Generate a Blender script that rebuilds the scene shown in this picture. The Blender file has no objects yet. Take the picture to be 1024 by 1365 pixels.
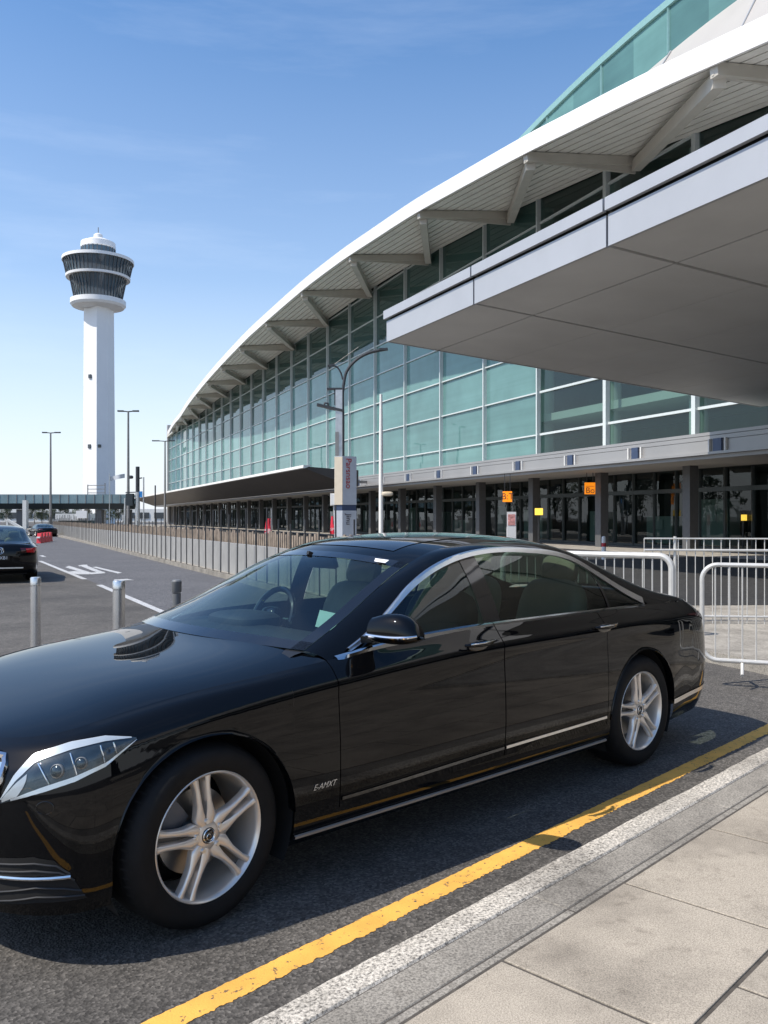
import bpy, bmesh, math, random
from mathutils import Vector, Matrix
random.seed(7)
C = bpy.context.scene.collection
R = math.radians
FPX, HC, CX, CY = 1150.0, 1.58, 512.0, 690.0

def at(px, py, Y):
    """point of the photograph at depth Y -> world"""
    return Vector(((px-CX)/FPX*Y, Y, HC+(CY-py)/FPX*Y))
def gnd(px, py, z=0.0):
    Y = (HC-z)*FPX/(py-CY)
    return Vector(((px-CX)/FPX*Y, Y, z))

# ---------------------------------------------------------------- materials
def newmat(name):
    m = bpy.data.materials.new(name); m.use_nodes = True
    nt = m.node_tree; b = nt.nodes.get('Principled BSDF')
    return m, nt, b
def N(nt, t, **kw):
    n = nt.nodes.new(t)
    for k, v in kw.items():
        if k in n.inputs: n.inputs[k].default_value = v
        else: setattr(n, k, v)
    return n
def coords(nt, scale=None, kind='Object'):
    tc = N(nt, 'ShaderNodeTexCoord')
    if scale is None: return tc.outputs[kind]
    mp = N(nt, 'ShaderNodeMapping'); mp.inputs['Scale'].default_value = scale
    nt.links.new(tc.outputs[kind], mp.inputs['Vector'])
    return mp.outputs['Vector']
def ramp(nt, fac, stops):
    r = N(nt, 'ShaderNodeValToRGB'); e = r.color_ramp.elements
    while len(e) > 1: e.remove(e[-1])
    e[0].position = stops[0][0]; e[0].color = (*stops[0][1], 1)
    for p, c in stops[1:]:
        x = e.new(p); x.color = (*c, 1)
    nt.links.new(fac, r.inputs['Fac']); return r.outputs['Color']
def mul(nt, a, b, fac=1.0, mode='MULTIPLY'):
    m = N(nt, 'ShaderNodeMix', data_type='RGBA', blend_type=mode)
    m.inputs[0].default_value = fac
    for s, i in ((a, 6), (b, 7)):
        if hasattr(s, 'is_output'): nt.links.new(s, m.inputs[i])
        else: m.inputs[i].default_value = (*s, 1)
    return m.outputs[2]
def noise(nt, v, scale, detail=4, rough=.55):
    n = N(nt, 'ShaderNodeTexNoise', Scale=scale, Detail=detail, Roughness=rough)
    nt.links.new(v, n.inputs['Vector']); return n.outputs['Fac']
def bump(nt, b, h, strength, dist=.01):
    n = N(nt, 'ShaderNodeBump', Strength=strength, Distance=dist)
    nt.links.new(h, n.inputs['Height']); nt.links.new(n.outputs['Normal'], b.inputs['Normal'])
def plain(name, col, rough=.5, metal=0., var=.12, scale=6., bmp=0., coat=0., spec=.5):
    """simple painted / metal / plastic surface with a little procedural wear"""
    m, nt, b = newmat(name)
    v = coords(nt)
    f = noise(nt, v, scale, 5)
    lo = tuple(c*(1-var) for c in col); hi = tuple(min(1, c*(1+var)) for c in col)
    nt.links.new(ramp(nt, f, [(.3, lo), (.7, hi)]), b.inputs['Base Color'])
    b.inputs['Roughness'].default_value = rough; b.inputs['Metallic'].default_value = metal
    b.inputs['Coat Weight'].default_value = coat; b.inputs['Coat Roughness'].default_value = .03
    b.inputs['Specular IOR Level'].default_value = spec
    if bmp: bump(nt, b, noise(nt, v, scale*12, 4), bmp)
    return m
def glassy(name, tint, refl=1.5, trans=1.0, rough=0.0, body=None, bodyfac=0.):
    """thin glass sheet: tinted see-through, fresnel mirror on top, optional coloured body (blind / frit)"""
    m = bpy.data.materials.new(name); m.use_nodes = True; nt = m.node_tree
    nt.nodes.clear()
    out = N(nt, 'ShaderNodeOutputMaterial')
    tr = N(nt, 'ShaderNodeBsdfTransparent'); tr.inputs['Color'].default_value = (*tint, 1)
    gl = N(nt, 'ShaderNodeBsdfGlossy'); gl.inputs['Roughness'].default_value = rough
    gl.inputs['Color'].default_value = (.93, .97, .97, 1)
    fr = N(nt, 'ShaderNodeFresnel', IOR=refl)
    geo = N(nt, 'ShaderNodeNewGeometry')
    # same reflectance from both sides of the sheet
    ir = N(nt, 'ShaderNodeMix', data_type='FLOAT'); ir.inputs[2].default_value = refl; ir.inputs[3].default_value = 1/refl
    nt.links.new(geo.outputs['Backfacing'], ir.inputs[0]); nt.links.new(ir.outputs[0], fr.inputs['IOR'])
    mx = N(nt, 'ShaderNodeMixShader')
    base = tr.outputs[0]
    if body:
        df = N(nt, 'ShaderNodeBsdfDiffuse')
        v = coords(nt); f = noise(nt, v, .35, 3)
        gi = ramp(nt, geo.outputs['Random Per Island'], [(0., (.74, .77, .78)), (.5, (1, 1, 1)), (1., (1.20, 1.17, 1.15))])
        st = coords(nt, (.05, .05, 2.2)); bl = ramp(nt, noise(nt, st, 1.0, 4, .6), [(.38, (.93, .93, .93)), (.66, (1.06, 1.06, 1.05))])
        c_ = ramp(nt, f, [(.3, tuple(c*.85 for c in body)), (.7, tuple(min(1, c*1.12) for c in body))])
        nt.links.new(mul(nt, mul(nt, c_, gi), bl), df.inputs['Color'])
        mb = N(nt, 'ShaderNodeMixShader'); mb.inputs[0].default_value = bodyfac
        nt.links.new(tr.outputs[0], mb.inputs[1]); nt.links.new(df.outputs[0], mb.inputs[2])
        base = mb.outputs[0]
    nt.links.new(fr.outputs[0], mx.inputs[0]); nt.links.new(base, mx.inputs[1]); nt.links.new(gl.outputs[0], mx.inputs[2])
    nt.links.new(mx.outputs[0], out.inputs['Surface'])
    return m

M = {}
M['chrome'] = plain('chrome', (.75, .75, .76), .1, 1., .04)
M['satin_chrome'] = plain('satin_chrome', (.80, .80, .80), .28, 1., .04)
M['rim'] = plain('alloy_silver', (.76, .70, .63), .3, .6, .05, coat=.3)
M['rim_dark'] = plain('alloy_groove', (.10, .095, .09), .4, .6, .05)
M['rubber'] = plain('tyre_rubber', (.007, .007, .0075), .7, 0, .25, 20, spec=.25)
M['blackplastic'] = plain('black_plastic', (.012, .012, .013), .45, 0, .2)
M['matteblack'] = plain('matt_black', (.006, .006, .006), .9, 0, .2)
M['glossblack'] = plain('gloss_black', (.006, .006, .007), .08, 0, .2, coat=.6)
M['cream'] = plain('cream_leather', (.42, .37, .29), .5, 0, .08, 8, .1)
M['darkleather'] = plain('dark_leather', (.03, .03, .032), .5, 0, .15, 8, .1)
M['disc'] = plain('brake_disc', (.30, .29, .28), .35, .9, .1)
M['caliper'] = plain('caliper_grey', (.09, .09, .10), .45, .3, .1)
M['white_metal'] = plain('white_painted_metal', (.78, .77, .74), .4, 0, .04, 2.)
M['roof_white'] = plain('white_roof_panel', (.43, .41, .39), .45, 0, .05, .4)
M['fascia_white'] = plain('white_roof_edge', (.80, .79, .77), .45, 0, .04, .4)
M['soffit'] = plain('soffit_slat', (.80, .77, .70), .6, 0, .06, 1.)
M['rib'] = plain('cream_painted_steel', (.52, .49, .43), .5, 0, .06, 1.)
M['canopy_grey'] = plain('canopy_soffit_panel', (.60, .605, .605), .5, 0, .09, .35)
M['canopy_fascia'] = plain('canopy_fascia_metal', (.44, .45, .47), .4, .25, .05, .6)
M['grout'] = plain('joint_sand', (.075, .066, .056), .95, 0, .35, 30.)
M['joint'] = plain('dark_joint', (.02, .02, .02), .8)
M['mullion'] = plain('white_mullion', (.58, .63, .63), .4, .1, .04)
M['teal_frame'] = plain('teal_frame', (.24, .42, .41), .4, .1, .05)
M['mullion_dark'] = plain('dark_mullion', (.05, .06, .06), .4, .3, .1)
M['band'] = plain('band_metal', (.36, .355, .35), .38, .35, .06, .5)
M['band_soffit'] = plain('band_soffit', (.40, .385, .37), .6, 0, .05, .4)
M['blue_panel'] = plain('blue_grey_panel', (.05, .075, .14), .35, .2, .1)
M['column'] = plain('column_paint', (.11, .11, .112), .5, .2, .08)
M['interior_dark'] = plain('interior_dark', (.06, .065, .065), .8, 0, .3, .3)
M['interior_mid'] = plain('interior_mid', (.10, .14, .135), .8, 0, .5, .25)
M['slab'] = plain('floor_slab_edge', (.55, .60, .58), .7, 0, .06, .5)
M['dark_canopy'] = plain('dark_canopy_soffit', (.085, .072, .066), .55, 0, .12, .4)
M['galv'] = plain('galvanised_steel', (.56, .56, .55), .38, .75, .12, 9.)
M['galv_light'] = plain('white_galvanised', (.58, .57, .54), .42, .3, .08, 9.)
M['dark_steel'] = plain('dark_steel', (.055, .058, .062), .45, .4, .15)
M['mid_steel'] = plain('grey_steel', (.26, .25, .24), .45, .4, .1)
M['bollard'] = plain('stainless', (.72, .71, .70), .26, .9, .1, 3.)
M['bollard_dark'] = plain('grey_bollard', (.15, .155, .16), .45, .2, .12, 5.)
M['concrete'] = plain('concrete_panel', (.27, .27, .265), .8, 0, .12, 2.5, .3)
M['timber'] = plain('weathered_timber', (.25, .20, .155), .8, 0, .35, 5., .3)
M['tower_white'] = plain('tower_white', (.80, .80, .79), .6, 0, .03, .2)
M['tower_glass'] = plain('tower_glass', (.05, .085, .11), .08, .0, .35, .5, spec=.9)
M['teal_parapet'] = plain('teal_parapet', (.17, .25, .28), .35, .2, .3, .25)
M['bridge_dark'] = plain('bridge_underside', (.022, .034, .042), .7, 0, .2, .3)
M['red'] = plain('red_fabric', (.62, .02, .045), .6, 0, .12, 3.)
M['red_plastic'] = plain('red_plastic', (.60, .035, .05), .45, 0, .12, 3.)
M['white_paint'] = plain('white_sign', (.78, .78, .78), .5, 0, .03)
M['sign_beige'] = plain('sign_cabinet_cream', (.62, .54, .42), .5, 0, .05)
M['sign_grey'] = plain('sign_panel_grey', (.46, .49, .53), .45, 0, .05)
M['text_red'] = plain('sign_red_letter', (.40, .012, .02), .5)
M['text_dark'] = plain('sign_dark_letter', (.05, .04, .06), .5)
M['text_white'] = plain('white_letter', (.8, .8, .8), .5)
M['blue_sign'] = plain('blue_sign', (.03, .22, .55), .4)
M['print_pink'] = plain('poster_print', (.72, .32, .30), .5, 0, .5, 9.)
M['brown'] = plain('brown_panel', (.24, .16, .09), .6)
M['bark'] = plain('bark', (.10, .075, .055), .9, 0, .3, 8., .6)
M['building_white'] = plain('pale_building', (.62, .63, .62), .7, 0, .06, .2)
M['window_dark'] = plain('dark_window', (.04, .05, .06), .15)
M['number_plate'] = plain('plate_white', (.70, .70, .68), .4)
M['taillight'] = plain('tail_lamp_red', (.55, .008, .012), .12, 0, .2, coat=.6)
M['smoked_red'] = plain('smoked_lamp', (.05, .006, .007), .1, 0, .2, coat=.8)
M['lamp_housing'] = plain('lamp_housing', (.035, .05, .06), .12, .3, .3, 30., coat=.5)
M['lamp_white'] = plain('lamp_guide', (.52, .56, .60), .18, .15, .05)
M['lens_amber'] = plain('lamp_lens', (.75, .78, .8), .15)
M['skin'] = plain('skin', (.45, .30, .22), .6)
M['cloth_dark'] = plain('dark_clothes', (.02, .022, .03), .8)
M['cloth_light'] = plain('light_clothes', (.62, .60, .58), .8)
M['sticker'] = plain('green_permit', (.30, .46, .40), .5)

def emissive(name, col, s):
    m, nt, b = newmat(name)
    b.inputs['Base Color'].default_value = (*col, 1)
    b.inputs['Emission Color'].default_value = (*col, 1); b.inputs['Emission Strength'].default_value = s
    b.inputs['Roughness'].default_value = .4
    return m
M['orange_lit'] = emissive('orange_lightbox', (.95, .27, .008), .75)
M['yellow_lit'] = emissive('yellow_lightbox', (.95, .62, .08), .95)

# car paint: black with a deep clear coat
m, nt, b = newmat('black_car_paint')
b.inputs['Base Color'].default_value = (.0022, .0025, .0032, 1)
b.inputs['Roughness'].default_value = .5; b.inputs['Specular IOR Level'].default_value = 0.
b.inputs['Coat Weight'].default_value = 1.0; b.inputs['Coat Roughness'].default_value = .012; b.inputs['Coat IOR'].default_value = 1.38
M['paint'] = m
M['car_glass'] = glassy('tinted_side_glass', (.36, .45, .40), 1.6)
M['windscreen'] = glassy('windscreen_glass', (.60, .74, .73), 1.55)
M['lens'] = glassy('clear_lens', (.92, .95, .97), 1.45)
M['teal_glass'] = glassy('teal_curtain_glass', (.22, .38, .36), 1.45, body=(.165, .325, .32), bodyfac=.72)
M['shaded_glass'] = glassy('roof_shade_glass', (.25, .38, .35), 1.42, body=(.075, .155, .145), bodyfac=.5)  # curtain glass with the overhang's shadow put into its colour
M['clear_glass'] = glassy('clear_curtain_glass', (.46, .58, .54), 1.55, body=(.05, .14, .13), bodyfac=.07)
M['sky_glass'] = glassy('clerestory_glass', (.3, .5, .47), 1.5, body=(.24, .50, .48), bodyfac=.42)
M['ground_glass'] = glassy('shopfront_glass', (.38, .48, .45), 1.5)

# asphalt
def asphalt(name, col, grain, patch=.25, bstr=.5):
    m, nt, b = newmat(name); v = coords(nt)
    vo = N(nt, 'ShaderNodeTexVoronoi', Scale=grain); nt.links.new(v, vo.inputs['Vector'])
    f1 = noise(nt, v, grain*.7, 3, .7); f2 = noise(nt, v, .55, 5); f3 = noise(nt, v, 6, 4)
    c1 = ramp(nt, vo.outputs['Color'], [(0., tuple(c*.35 for c in col)), (.55, col), (1., tuple(c*2.1 for c in col))])
    c2 = ramp(nt, f2, [(.3, (1-patch,)*3), (.7, (1+patch*.6, 1+patch*.58, 1+patch*.55))])
    c3 = ramp(nt, f3, [(.35, (.85,)*3), (.65, (1.1,)*3)])
    nt.links.new(mul(nt, mul(nt, c1, c2), c3), b.inputs['Base Color'])
    b.inputs['Roughness'].default_value = .85
    h = N(nt, 'ShaderNodeMath', operation='ADD'); nt.links.new(vo.outputs['Distance'], h.inputs[0]); nt.links.new(f1, h.inputs[1])
    bump(nt, b, h.outputs[0], bstr, .006)
    return m
M['asphalt'] = asphalt('asphalt', (.088, .082, .075), 95, .38)
M['asphalt_blue'] = asphalt('asphalt_lane', (.098, .098, .104), 60, .15, .3)
M['shade_asphalt'] = asphalt('shaded_forecourt', (.030, .030, .031), 40, .2, .3)  # darkened tone standing in for shade on the forecourt
M['ground'] = asphalt('ground_far', (.13, .12, .105), 3., .3, .1)

def stone(name, col, grain=120, rnd=.10, speck=1.0, bstr=.25, island=True):
    m, nt, b = newmat(name); v = coords(nt)
    f1 = noise(nt, v, grain, 3, .8); f2 = noise(nt, v, 2.2, 6, .6); f3 = noise(nt, v, 14, 4, .6)
    lo = tuple(c*(1-.45*speck) for c in col); hi = tuple(min(1, c*(1+.35*speck)) for c in col)
    c = ramp(nt, f1, [(.36, lo), (.5, col), (.64, hi)])
    c = mul(nt, c, ramp(nt, f2, [(.30, (.62, .61, .59)), (.58, (1.05, 1.04, 1.01))]))
    c = mul(nt, c, ramp(nt, f3, [(.26, (.72, .71, .70)), (.42, (1, 1, 1))]))
    if island:
        g = N(nt, 'ShaderNodeNewGeometry')
        c = mul(nt, c, ramp(nt, g.outputs['Random Per Island'], [(0., (1-rnd,)*3), (1., (1+rnd, 1+rnd*.95, 1+rnd*.9))]))
    nt.links.new(c, b.inputs['Base Color']); b.inputs['Roughness'].default_value = .82
    bump(nt, b, f1, bstr, .004)
    return m
M['slab_stone'] = stone('paving_slab', (.385, .342, .285), 190, bstr=.16)
M['kerb_stone'] = stone('granite_edging', (.27, .252, .225), 110, .08, 1.2)
M['kerb_white'] = stone('white_painted_kerb', (.46, .43, .385), 85, .04, 1.7, .8)
M['forecourt'] = stone('forecourt_paving', (.33, .31, .28), 30, .06, .5, .2)

# worn road paint
def roadpaint(name, col, under=(.075, .07, .065), wear=.40):
    m, nt, b = newmat(name); v = coords(nt)
    f1 = noise(nt, v, 28, 6, .7); f2 = noise(nt, v, 120, 3, .7)
    a = N(nt, 'ShaderNodeMath', operation='MULTIPLY_ADD'); nt.links.new(f2, a.inputs[0]); a.inputs[1].default_value = .35; nt.links.new(f1, a.inputs[2])
    k = ramp(nt, a.outputs[0], [(wear+.12, (0, 0, 0)), (wear+.17, (1, 1, 1))])
    mx = N(nt, 'ShaderNodeMix', data_type='RGBA'); nt.links.new(k, mx.inputs[0])
    mx.inputs[6].default_value = (*under, 1)
    nt.links.new(ramp(nt, noise(nt, v, 5, 4), [(.3, tuple(c*.82 for c in col)), (.7, tuple(min(1, c*1.08) for c in col))]), mx.inputs[7])
    nt.links.new(mx.outputs[2], b.inputs['Base Color']); b.inputs['Roughness'].default_value = .75
    bump(nt, b, f2, .4, .004)
    return m
M['yellow_paint'] = roadpaint('yellow_road_paint', (.80, .43, .085), wear=.41)
M['white_road'] = roadpaint('white_road_paint', (.50, .51, .52), wear=.44)

def foliage(name, a, b_):
    m, nt, b = newmat(name)
    g = N(nt, 'ShaderNodeNewGeometry'); v = coords(nt)
    c = ramp(nt, g.outputs['Random Per Island'], [(0., a), (1., b_)])
    c = mul(nt, c, ramp(nt, noise(nt, v, 1.2, 3), [(.3, (.6, .6, .6)), (.7, (1.2, 1.2, 1.1))]))
    nt.links.new(c, b.inputs['Base Color']); b.inputs['Roughness'].default_value = .6
    return m
M['leaf'] = foliage('leaf_green', (.03, .05, .02), (.10, .13, .05))
M['leaf_dark'] = foliage('leaf_dark', (.025, .04, .025), (.07, .09, .045))

# ---------------------------------------------------------------- mesh builder
class MB:
    def __init__(s): s.v = []; s.f = []; s.mi = []; s.sm = []
    def vert(s, p): s.v.append(Vector(p)); return len(s.v)-1
    def face(s, idx, mi=0, sm=False): s.f.append(tuple(idx)); s.mi.append(mi); s.sm.append(sm)
    def quad(s, a, b, c, d, mi=0): 
        i = len(s.v); s.v += [Vector(a), Vector(b), Vector(c), Vector(d)]; s.face((i, i+1, i+2, i+3), mi)
    def box(s, c, size, mi=0, ax=None):
        """box centre c, full size, ax = (x,y,z) axes"""
        c = Vector(c); X, Y, Z = ax or (Vector((1, 0, 0)), Vector((0, 1, 0)), Vector((0, 0, 1)))
        X, Y, Z = Vector(X)*size[0]/2, Vector(Y)*size[1]/2, Vector(Z)*size[2]/2
        i = len(s.v)
        for sx in (-1, 1):
            for sy in (-1, 1):
                for sz in (-1, 1): s.v.append(c+X*sx+Y*sy+Z*sz)
        for q in ((0, 1, 3, 2), (4, 6, 7, 5), (0, 4, 5, 1), (2, 3, 7, 6), (0, 2, 6, 4), (1, 5, 7, 3)): s.face([i+k for k in q], mi)
    def bar(s, a, b, w, h=None, up=(0, 0, 1), mi=0):
        a, b = Vector(a), Vector(b); h = h or w; d = (b-a); L = d.length; d = d/L
        up = Vector(up); x = d.cross(up)
        if x.length < 1e-4: x = d.cross(Vector((1, 0, 0)))
        x.normalize(); z = x.cross(d)
        s.box((a+b)/2, (L, w, h), mi, (d, x, z))
    def tube(s, pts, r, n=10, mi=0, cap=True, closed=False):
        pts = [Vector(p) for p in pts]; rr = r if isinstance(r, (list, tuple)) else [r]*len(pts)
        rings = []; prev = None; m = len(pts)
        for k, p in enumerate(pts):
            if closed: d = pts[(k+1) % m]-pts[k-1]
            else: d = pts[min(k+1, m-1)]-pts[max(k-1, 0)]
            d.normalize()
            if prev is None:
                x = d.cross(Vector((0, 0, 1)))
                if x.length < 1e-3: x = d.cross(Vector((1, 0, 0)))
            else: x = prev-d*prev.dot(d)
            x.normalize(); prev = x; y = d.cross(x)
            rings.append([s.vert(p+(x*math.cos(2*math.pi*j/n)+y*math.sin(2*math.pi*j/n))*rr[k]) for j in range(n)])
        for k in range(m if closed else m-1):
            A, B = rings[k], rings[(k+1) % m]
            for j in range(n): s.face((A[j], A[(j+1) % n], B[(j+1) % n], B[j]), mi, True)
        if cap and not closed: s.face(rings[0][::-1], mi); s.face(rings[-1], mi)
    def lathe(s, prof, n=32, o=(0, 0, 0), ax='z', mi=0, sm=True, a0=0.):
        """profile (r,h) spun about axis"""
        o = Vector(o); rings = []
        for r, h in prof:
            ring = []
            for j in range(n):
                a = a0+2*math.pi*j/n; c, q = r*math.cos(a), r*math.sin(a)
                p = {'z': (c, q, h), 'y': (c, h, q), 'x': (h, c, q)}[ax]
                ring.append(s.vert(o+Vector(p)))
            rings.append(ring)
        for A, B in zip(rings, rings[1:]):
            for j in range(n): s.face((A[j], A[(j+1) % n], B[(j+1) % n], B[j]), mi, sm)
    def grid(s, rows, mi=0, sm=True, skip=None, flip=False):
        idx = [[s.vert(p) for p in r] for r in rows]
        for i in range(len(rows)-1):
            for j in range(len(rows[0])-1):
                if skip and skip(i, j): continue
                q = (idx[i][j], idx[i][j+1], idx[i+1][j+1], idx[i+1][j])
                s.face(q[::-1] if flip else q, mi, sm)
        return idx
    def prism(s, poly, ext, mi=0):
        """polygon (3D points) extruded by vector"""
        e = Vector(ext); n = len(poly); i = len(s.v)
        for p in poly: s.v.append(Vector(p))
        for p in poly: s.v.append(Vector(p)+e)
        s.face(range(i, i+n), mi); s.face(range(i+2*n-1, i+n-1, -1), mi)
        for k in range(n): s.face((i+k, i+n+k, i+n+(k+1) % n, i+(k+1) % n), mi)
    def build(s, name, mats, parent=None, loc=None, weld=False, angle=35, recalc=True):
        """link as one mesh object; world coordinates unless parent given (then local)"""
        me = bpy.data.meshes.new(name)
        vs = [v-Vector(loc) for v in s.v] if loc is not None else s.v
        me.from_pydata([tuple(v) for v in vs], [], s.f)
        for m in (mats if isinstance(mats, (list, tuple)) else [mats]): me.materials.append(m)
        for p, mi, sm in zip(me.polygons, s.mi, s.sm): p.material_index = mi; p.use_smooth = sm
        if weld or recalc:
            bm = bmesh.new(); bm.from_mesh(me)
            if weld: bmesh.ops.remove_doubles(bm, verts=bm.verts, dist=weld if weld is not True else 1e-4)
            bmesh.ops.dissolve_degenerate(bm, dist=1e-6, edges=bm.edges)
            if recalc: bmesh.ops.recalc_face_normals(bm, faces=bm.faces)
            bm.to_mesh(me); bm.free()
        me.update()
        if any(s.sm) and angle < 180: me.set_sharp_from_angle(angle=R(angle))
        o = bpy.data.objects.new(name, me); C.objects.link(o)
        if loc is not None: o.location = loc
        if parent: o.parent = parent
        return o

def tag(o, label=None, cat=None, group=None, kind=None):
    if label: o['label'] = label
    if cat: o['category'] = cat
    if group: o['group'] = group
    if kind: o['kind'] = kind
    return o
def thing(name, label, cat, loc=(0, 0, 0), rz=0., group=None):
    o = bpy.data.objects.new(name, None); o.empty_display_size = .2; C.objects.link(o)
    o.location = loc; o.rotation_euler = (0, 0, rz)
    return tag(o, label, cat, group)
def kids(o): return [c for c in bpy.data.objects if c.parent == o]
def copy_tree(o, parent=None, skip=()):
    c = o.copy(); C.objects.link(c)
    if parent: c.parent = parent
    for ch in kids(o):
        if ch.name.split('.')[0] in skip: continue
        copy_tree(ch, c, skip)
    return c
def structure(o): return tag(o, kind='structure')
def text(name, body, size, mat, parent, loc, rot, depth=.004, shear=0., align='CENTER', sx=1.):
    cu = bpy.data.curves.new(name, 'FONT'); cu.body = body; cu.size = size; cu.extrude = depth; cu.shear = shear
    cu.align_x = align; cu.align_y = 'CENTER'
    t = bpy.data.objects.new(name, cu); C.objects.link(t)
    me = bpy.data.meshes.new_from_object(t.evaluated_get(bpy.context.evaluated_depsgraph_get()))
    bpy.data.objects.remove(t)
    me.materials.clear(); me.materials.append(mat)
    o = bpy.data.objects.new(name, me); C.objects.link(o)
    o.location = loc; o.rotation_euler = rot; o.scale = (sx, 1, 1)
    if parent: o.parent = parent
    return o

def herm(xs, ys, x):
    """smooth interpolation through nodes (linear extrapolation clamp)"""
    n = len(xs)
    if x <= xs[0]: return ys[0]
    if x >= xs[-1]: return ys[-1]
    k = 0
    while xs[k+1] < x: k += 1
    def tan(i):
        if i == 0: return (ys[1]-ys[0])/(xs[1]-xs[0])
        if i == n-1: return (ys[-1]-ys[-2])/(xs[-1]-xs[-2])
        a = (ys[i]-ys[i-1])/(xs[i]-xs[i-1]); b = (ys[i+1]-ys[i])/(xs[i+1]-xs[i])
        if a*b <= 0: return 0.
        h0, h1 = xs[i]-xs[i-1], xs[i+1]-xs[i]
        return 3*(h0+h1)/((2*h1+h0)/a+(h1+2*h0)/b)
    h = xs[k+1]-xs[k]; t = (x-xs[k])/h
    return ((2*t**3-3*t*t+1)*ys[k]+(t**3-2*t*t+t)*h*tan(k)+(-2*t**3+3*t*t)*ys[k+1]+(t**3-t*t)*h*tan(k+1))
def catmull(P, m):
    """non-uniform Catmull-Rom through vectors, m samples per interval"""
    P = [Vector(p) for p in P]; n = len(P); out = []
    d = [max((P[i+1]-P[i]).length, 1e-5) for i in range(n-1)]
    def tan(i):
        if i == 0: return (P[1]-P[0])/d[0]
        if i == n-1: return (P[-1]-P[-2])/d[-1]
        return ((P[i]-P[i-1])/d[i-1]*d[i]+(P[i+1]-P[i])/d[i]*d[i-1])/(d[i]+d[i-1])
    T = [tan(i) for i in range(n)]
    for i in range(n-1):
        for k in range(m):
            t = k/m
            out.append(P[i]*(2*t**3-3*t*t+1)+T[i]*d[i]*(t**3-2*t*t+t)+P[i+1]*(-2*t**3+3*t*t)+T[i+1]*d[i]*(t**3-t*t))
    out.append(P[-1].copy()); return out
# ================================================================ the black saloon
CAR_O = Vector((-1.30, 3.994, 0.)); CAR_RZ = R(43.2)
CAR_M = Matrix.Translation(CAR_O) @ Matrix.Rotation(CAR_RZ, 4, 'Z')
def cam_px(p):                              # local car point -> photograph pixel
    w = CAR_M @ Vector(p); return (CX+FPX*w.x/w.y, CY-FPX*(w.z-HC)/w.y)

XN = [-.86, -.62, -.4, 0, .63, 1.76, 2.9, 3.5, 3.95, 4.25, 4.46]
X9 = [-.86, -.62, -.4, 0, .35, .63, .92, 1.14, 1.76, 2.9, 3.5, 3.95, 4.25, 4.46]
ROWS = [  # (zx, z, yx, y, front x, rear x)
 (XN, [.20,.20,.20,.20,.20,.20,.20,.21,.23,.26,.28], XN, [.892,.892,.892,.88,.885,.885,.885,.88,.86,.86,.86], -.825, 4.34),
 (XN, [.25,.25,.25,.26,.258,.255,.255,.26,.29,.32,.34], XN, [.905,.905,.905,.918,.928,.930,.928,.92,.885,.885,.885], -.842, 4.40),
 (XN, [.35,.35,.35,.355,.345,.362,.370,.38,.40,.41,.42], XN, [.91,.91,.91,.932,.942,.944,.942,.932,.90,.90,.90], -.845, 4.435),
 (XN, [.40,.41,.42,.43,.395,.412,.422,.43,.45,.46,.47], XN, [.915,.915,.915,.938,.946,.950,.948,.938,.905,.905,.905], -.85, 4.445),
 (XN, [.52,.53,.56,.60,.60,.62,.62,.60,.60,.60,.60], XN, [.915,.915,.918,.942,.948,.954,.952,.945,.91,.91,.91], -.86, 4.45),
 (XN, [.62,.655,.70,.755,.80,.85,.855,.84,.82,.80,.78], XN, [.90,.90,.902,.932,.936,.944,.942,.936,.90,.89,.88], -.85, 4.445),
 (XN, [.66,.705,.76,.815,.868,.922,.926,.912,.895,.87,.85], XN, [.885,.885,.888,.924,.932,.942,.938,.925,.885,.87,.86], -.83, 4.43),
 (XN, [.69,.73,.785,.84,.893,.948,.950,.938,.92,.90,.885], XN, [.865,.865,.868,.905,.914,.922,.918,.905,.865,.85,.84], -.805, 4.41),
 (XN, [.72,.76,.81,.873,.925,.988,.985,.972,.955,.94,.93], XN, [.83,.83,.832,.868,.884,.892,.886,.868,.825,.81,.80], -.78, 4.375),
 (X9, [.745,.785,.83,.895,.925,.948,.982,1.003,1.018,1.012,1.0,.992,.98,.97],
  X9, [.765,.765,.77,.81,.835,.850,.862,.866,.868,.856,.832,.775,.75,.74], -.74, 4.34),
]
XF0, XR0, PF, PR = -.40, 3.86, 2.25, 2.7
AXF, AXR, WZ, ARC_R = 0.0, 3.165, .352, .392
SUB = 4
def seg(a, b, n): return [a+(b-a)*i/n for i in range(n)]
XS = (seg(-.40, -.3925, 1)+[-.39205] +
      [-.3919*math.cos(math.pi*i/28) for i in range(29)]+[.39205, .3965]+seg(.42, .632, 6)+[.632, .637]+seg(.70, 1.757, 20)+[1.757, 1.7645]+seg(1.80, 2.735, 18)+
      [2.735, 2.740, AXR-.3965, AXR-.39205]+[AXR-.3919*math.cos(math.pi*i/28) for i in range(29)]+[AXR+.39205, AXR+.3965]+seg(3.60, 3.86, 8)+[3.86])
TH = 16
STN = [('f', 90-90*i/TH) for i in range(TH)]+[('s', x) for x in XS]+[('r', 90*(i+1)/TH) for i in range(TH)]
def row_pt(k, st):
    zx, zz, yx, yy, F, Rr = ROWS[k]
    if st[0] == 's': x = st[1]; return Vector((x, herm(yx, yy, x), herm(zx, zz, x)))
    s, c = math.sin(R(st[1])), max(math.cos(R(st[1])), 0.)
    if st[0] == 'f': x = XF0-(XF0-F)*s**(2/PF); c = c**(2/PF)
    else: x = XR0+(Rr-XR0)*s**(2/PR); c = c**(2/PR)
    return Vector((x, herm(yx, yy, x)*c, herm(zx, zz, x)))
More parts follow.
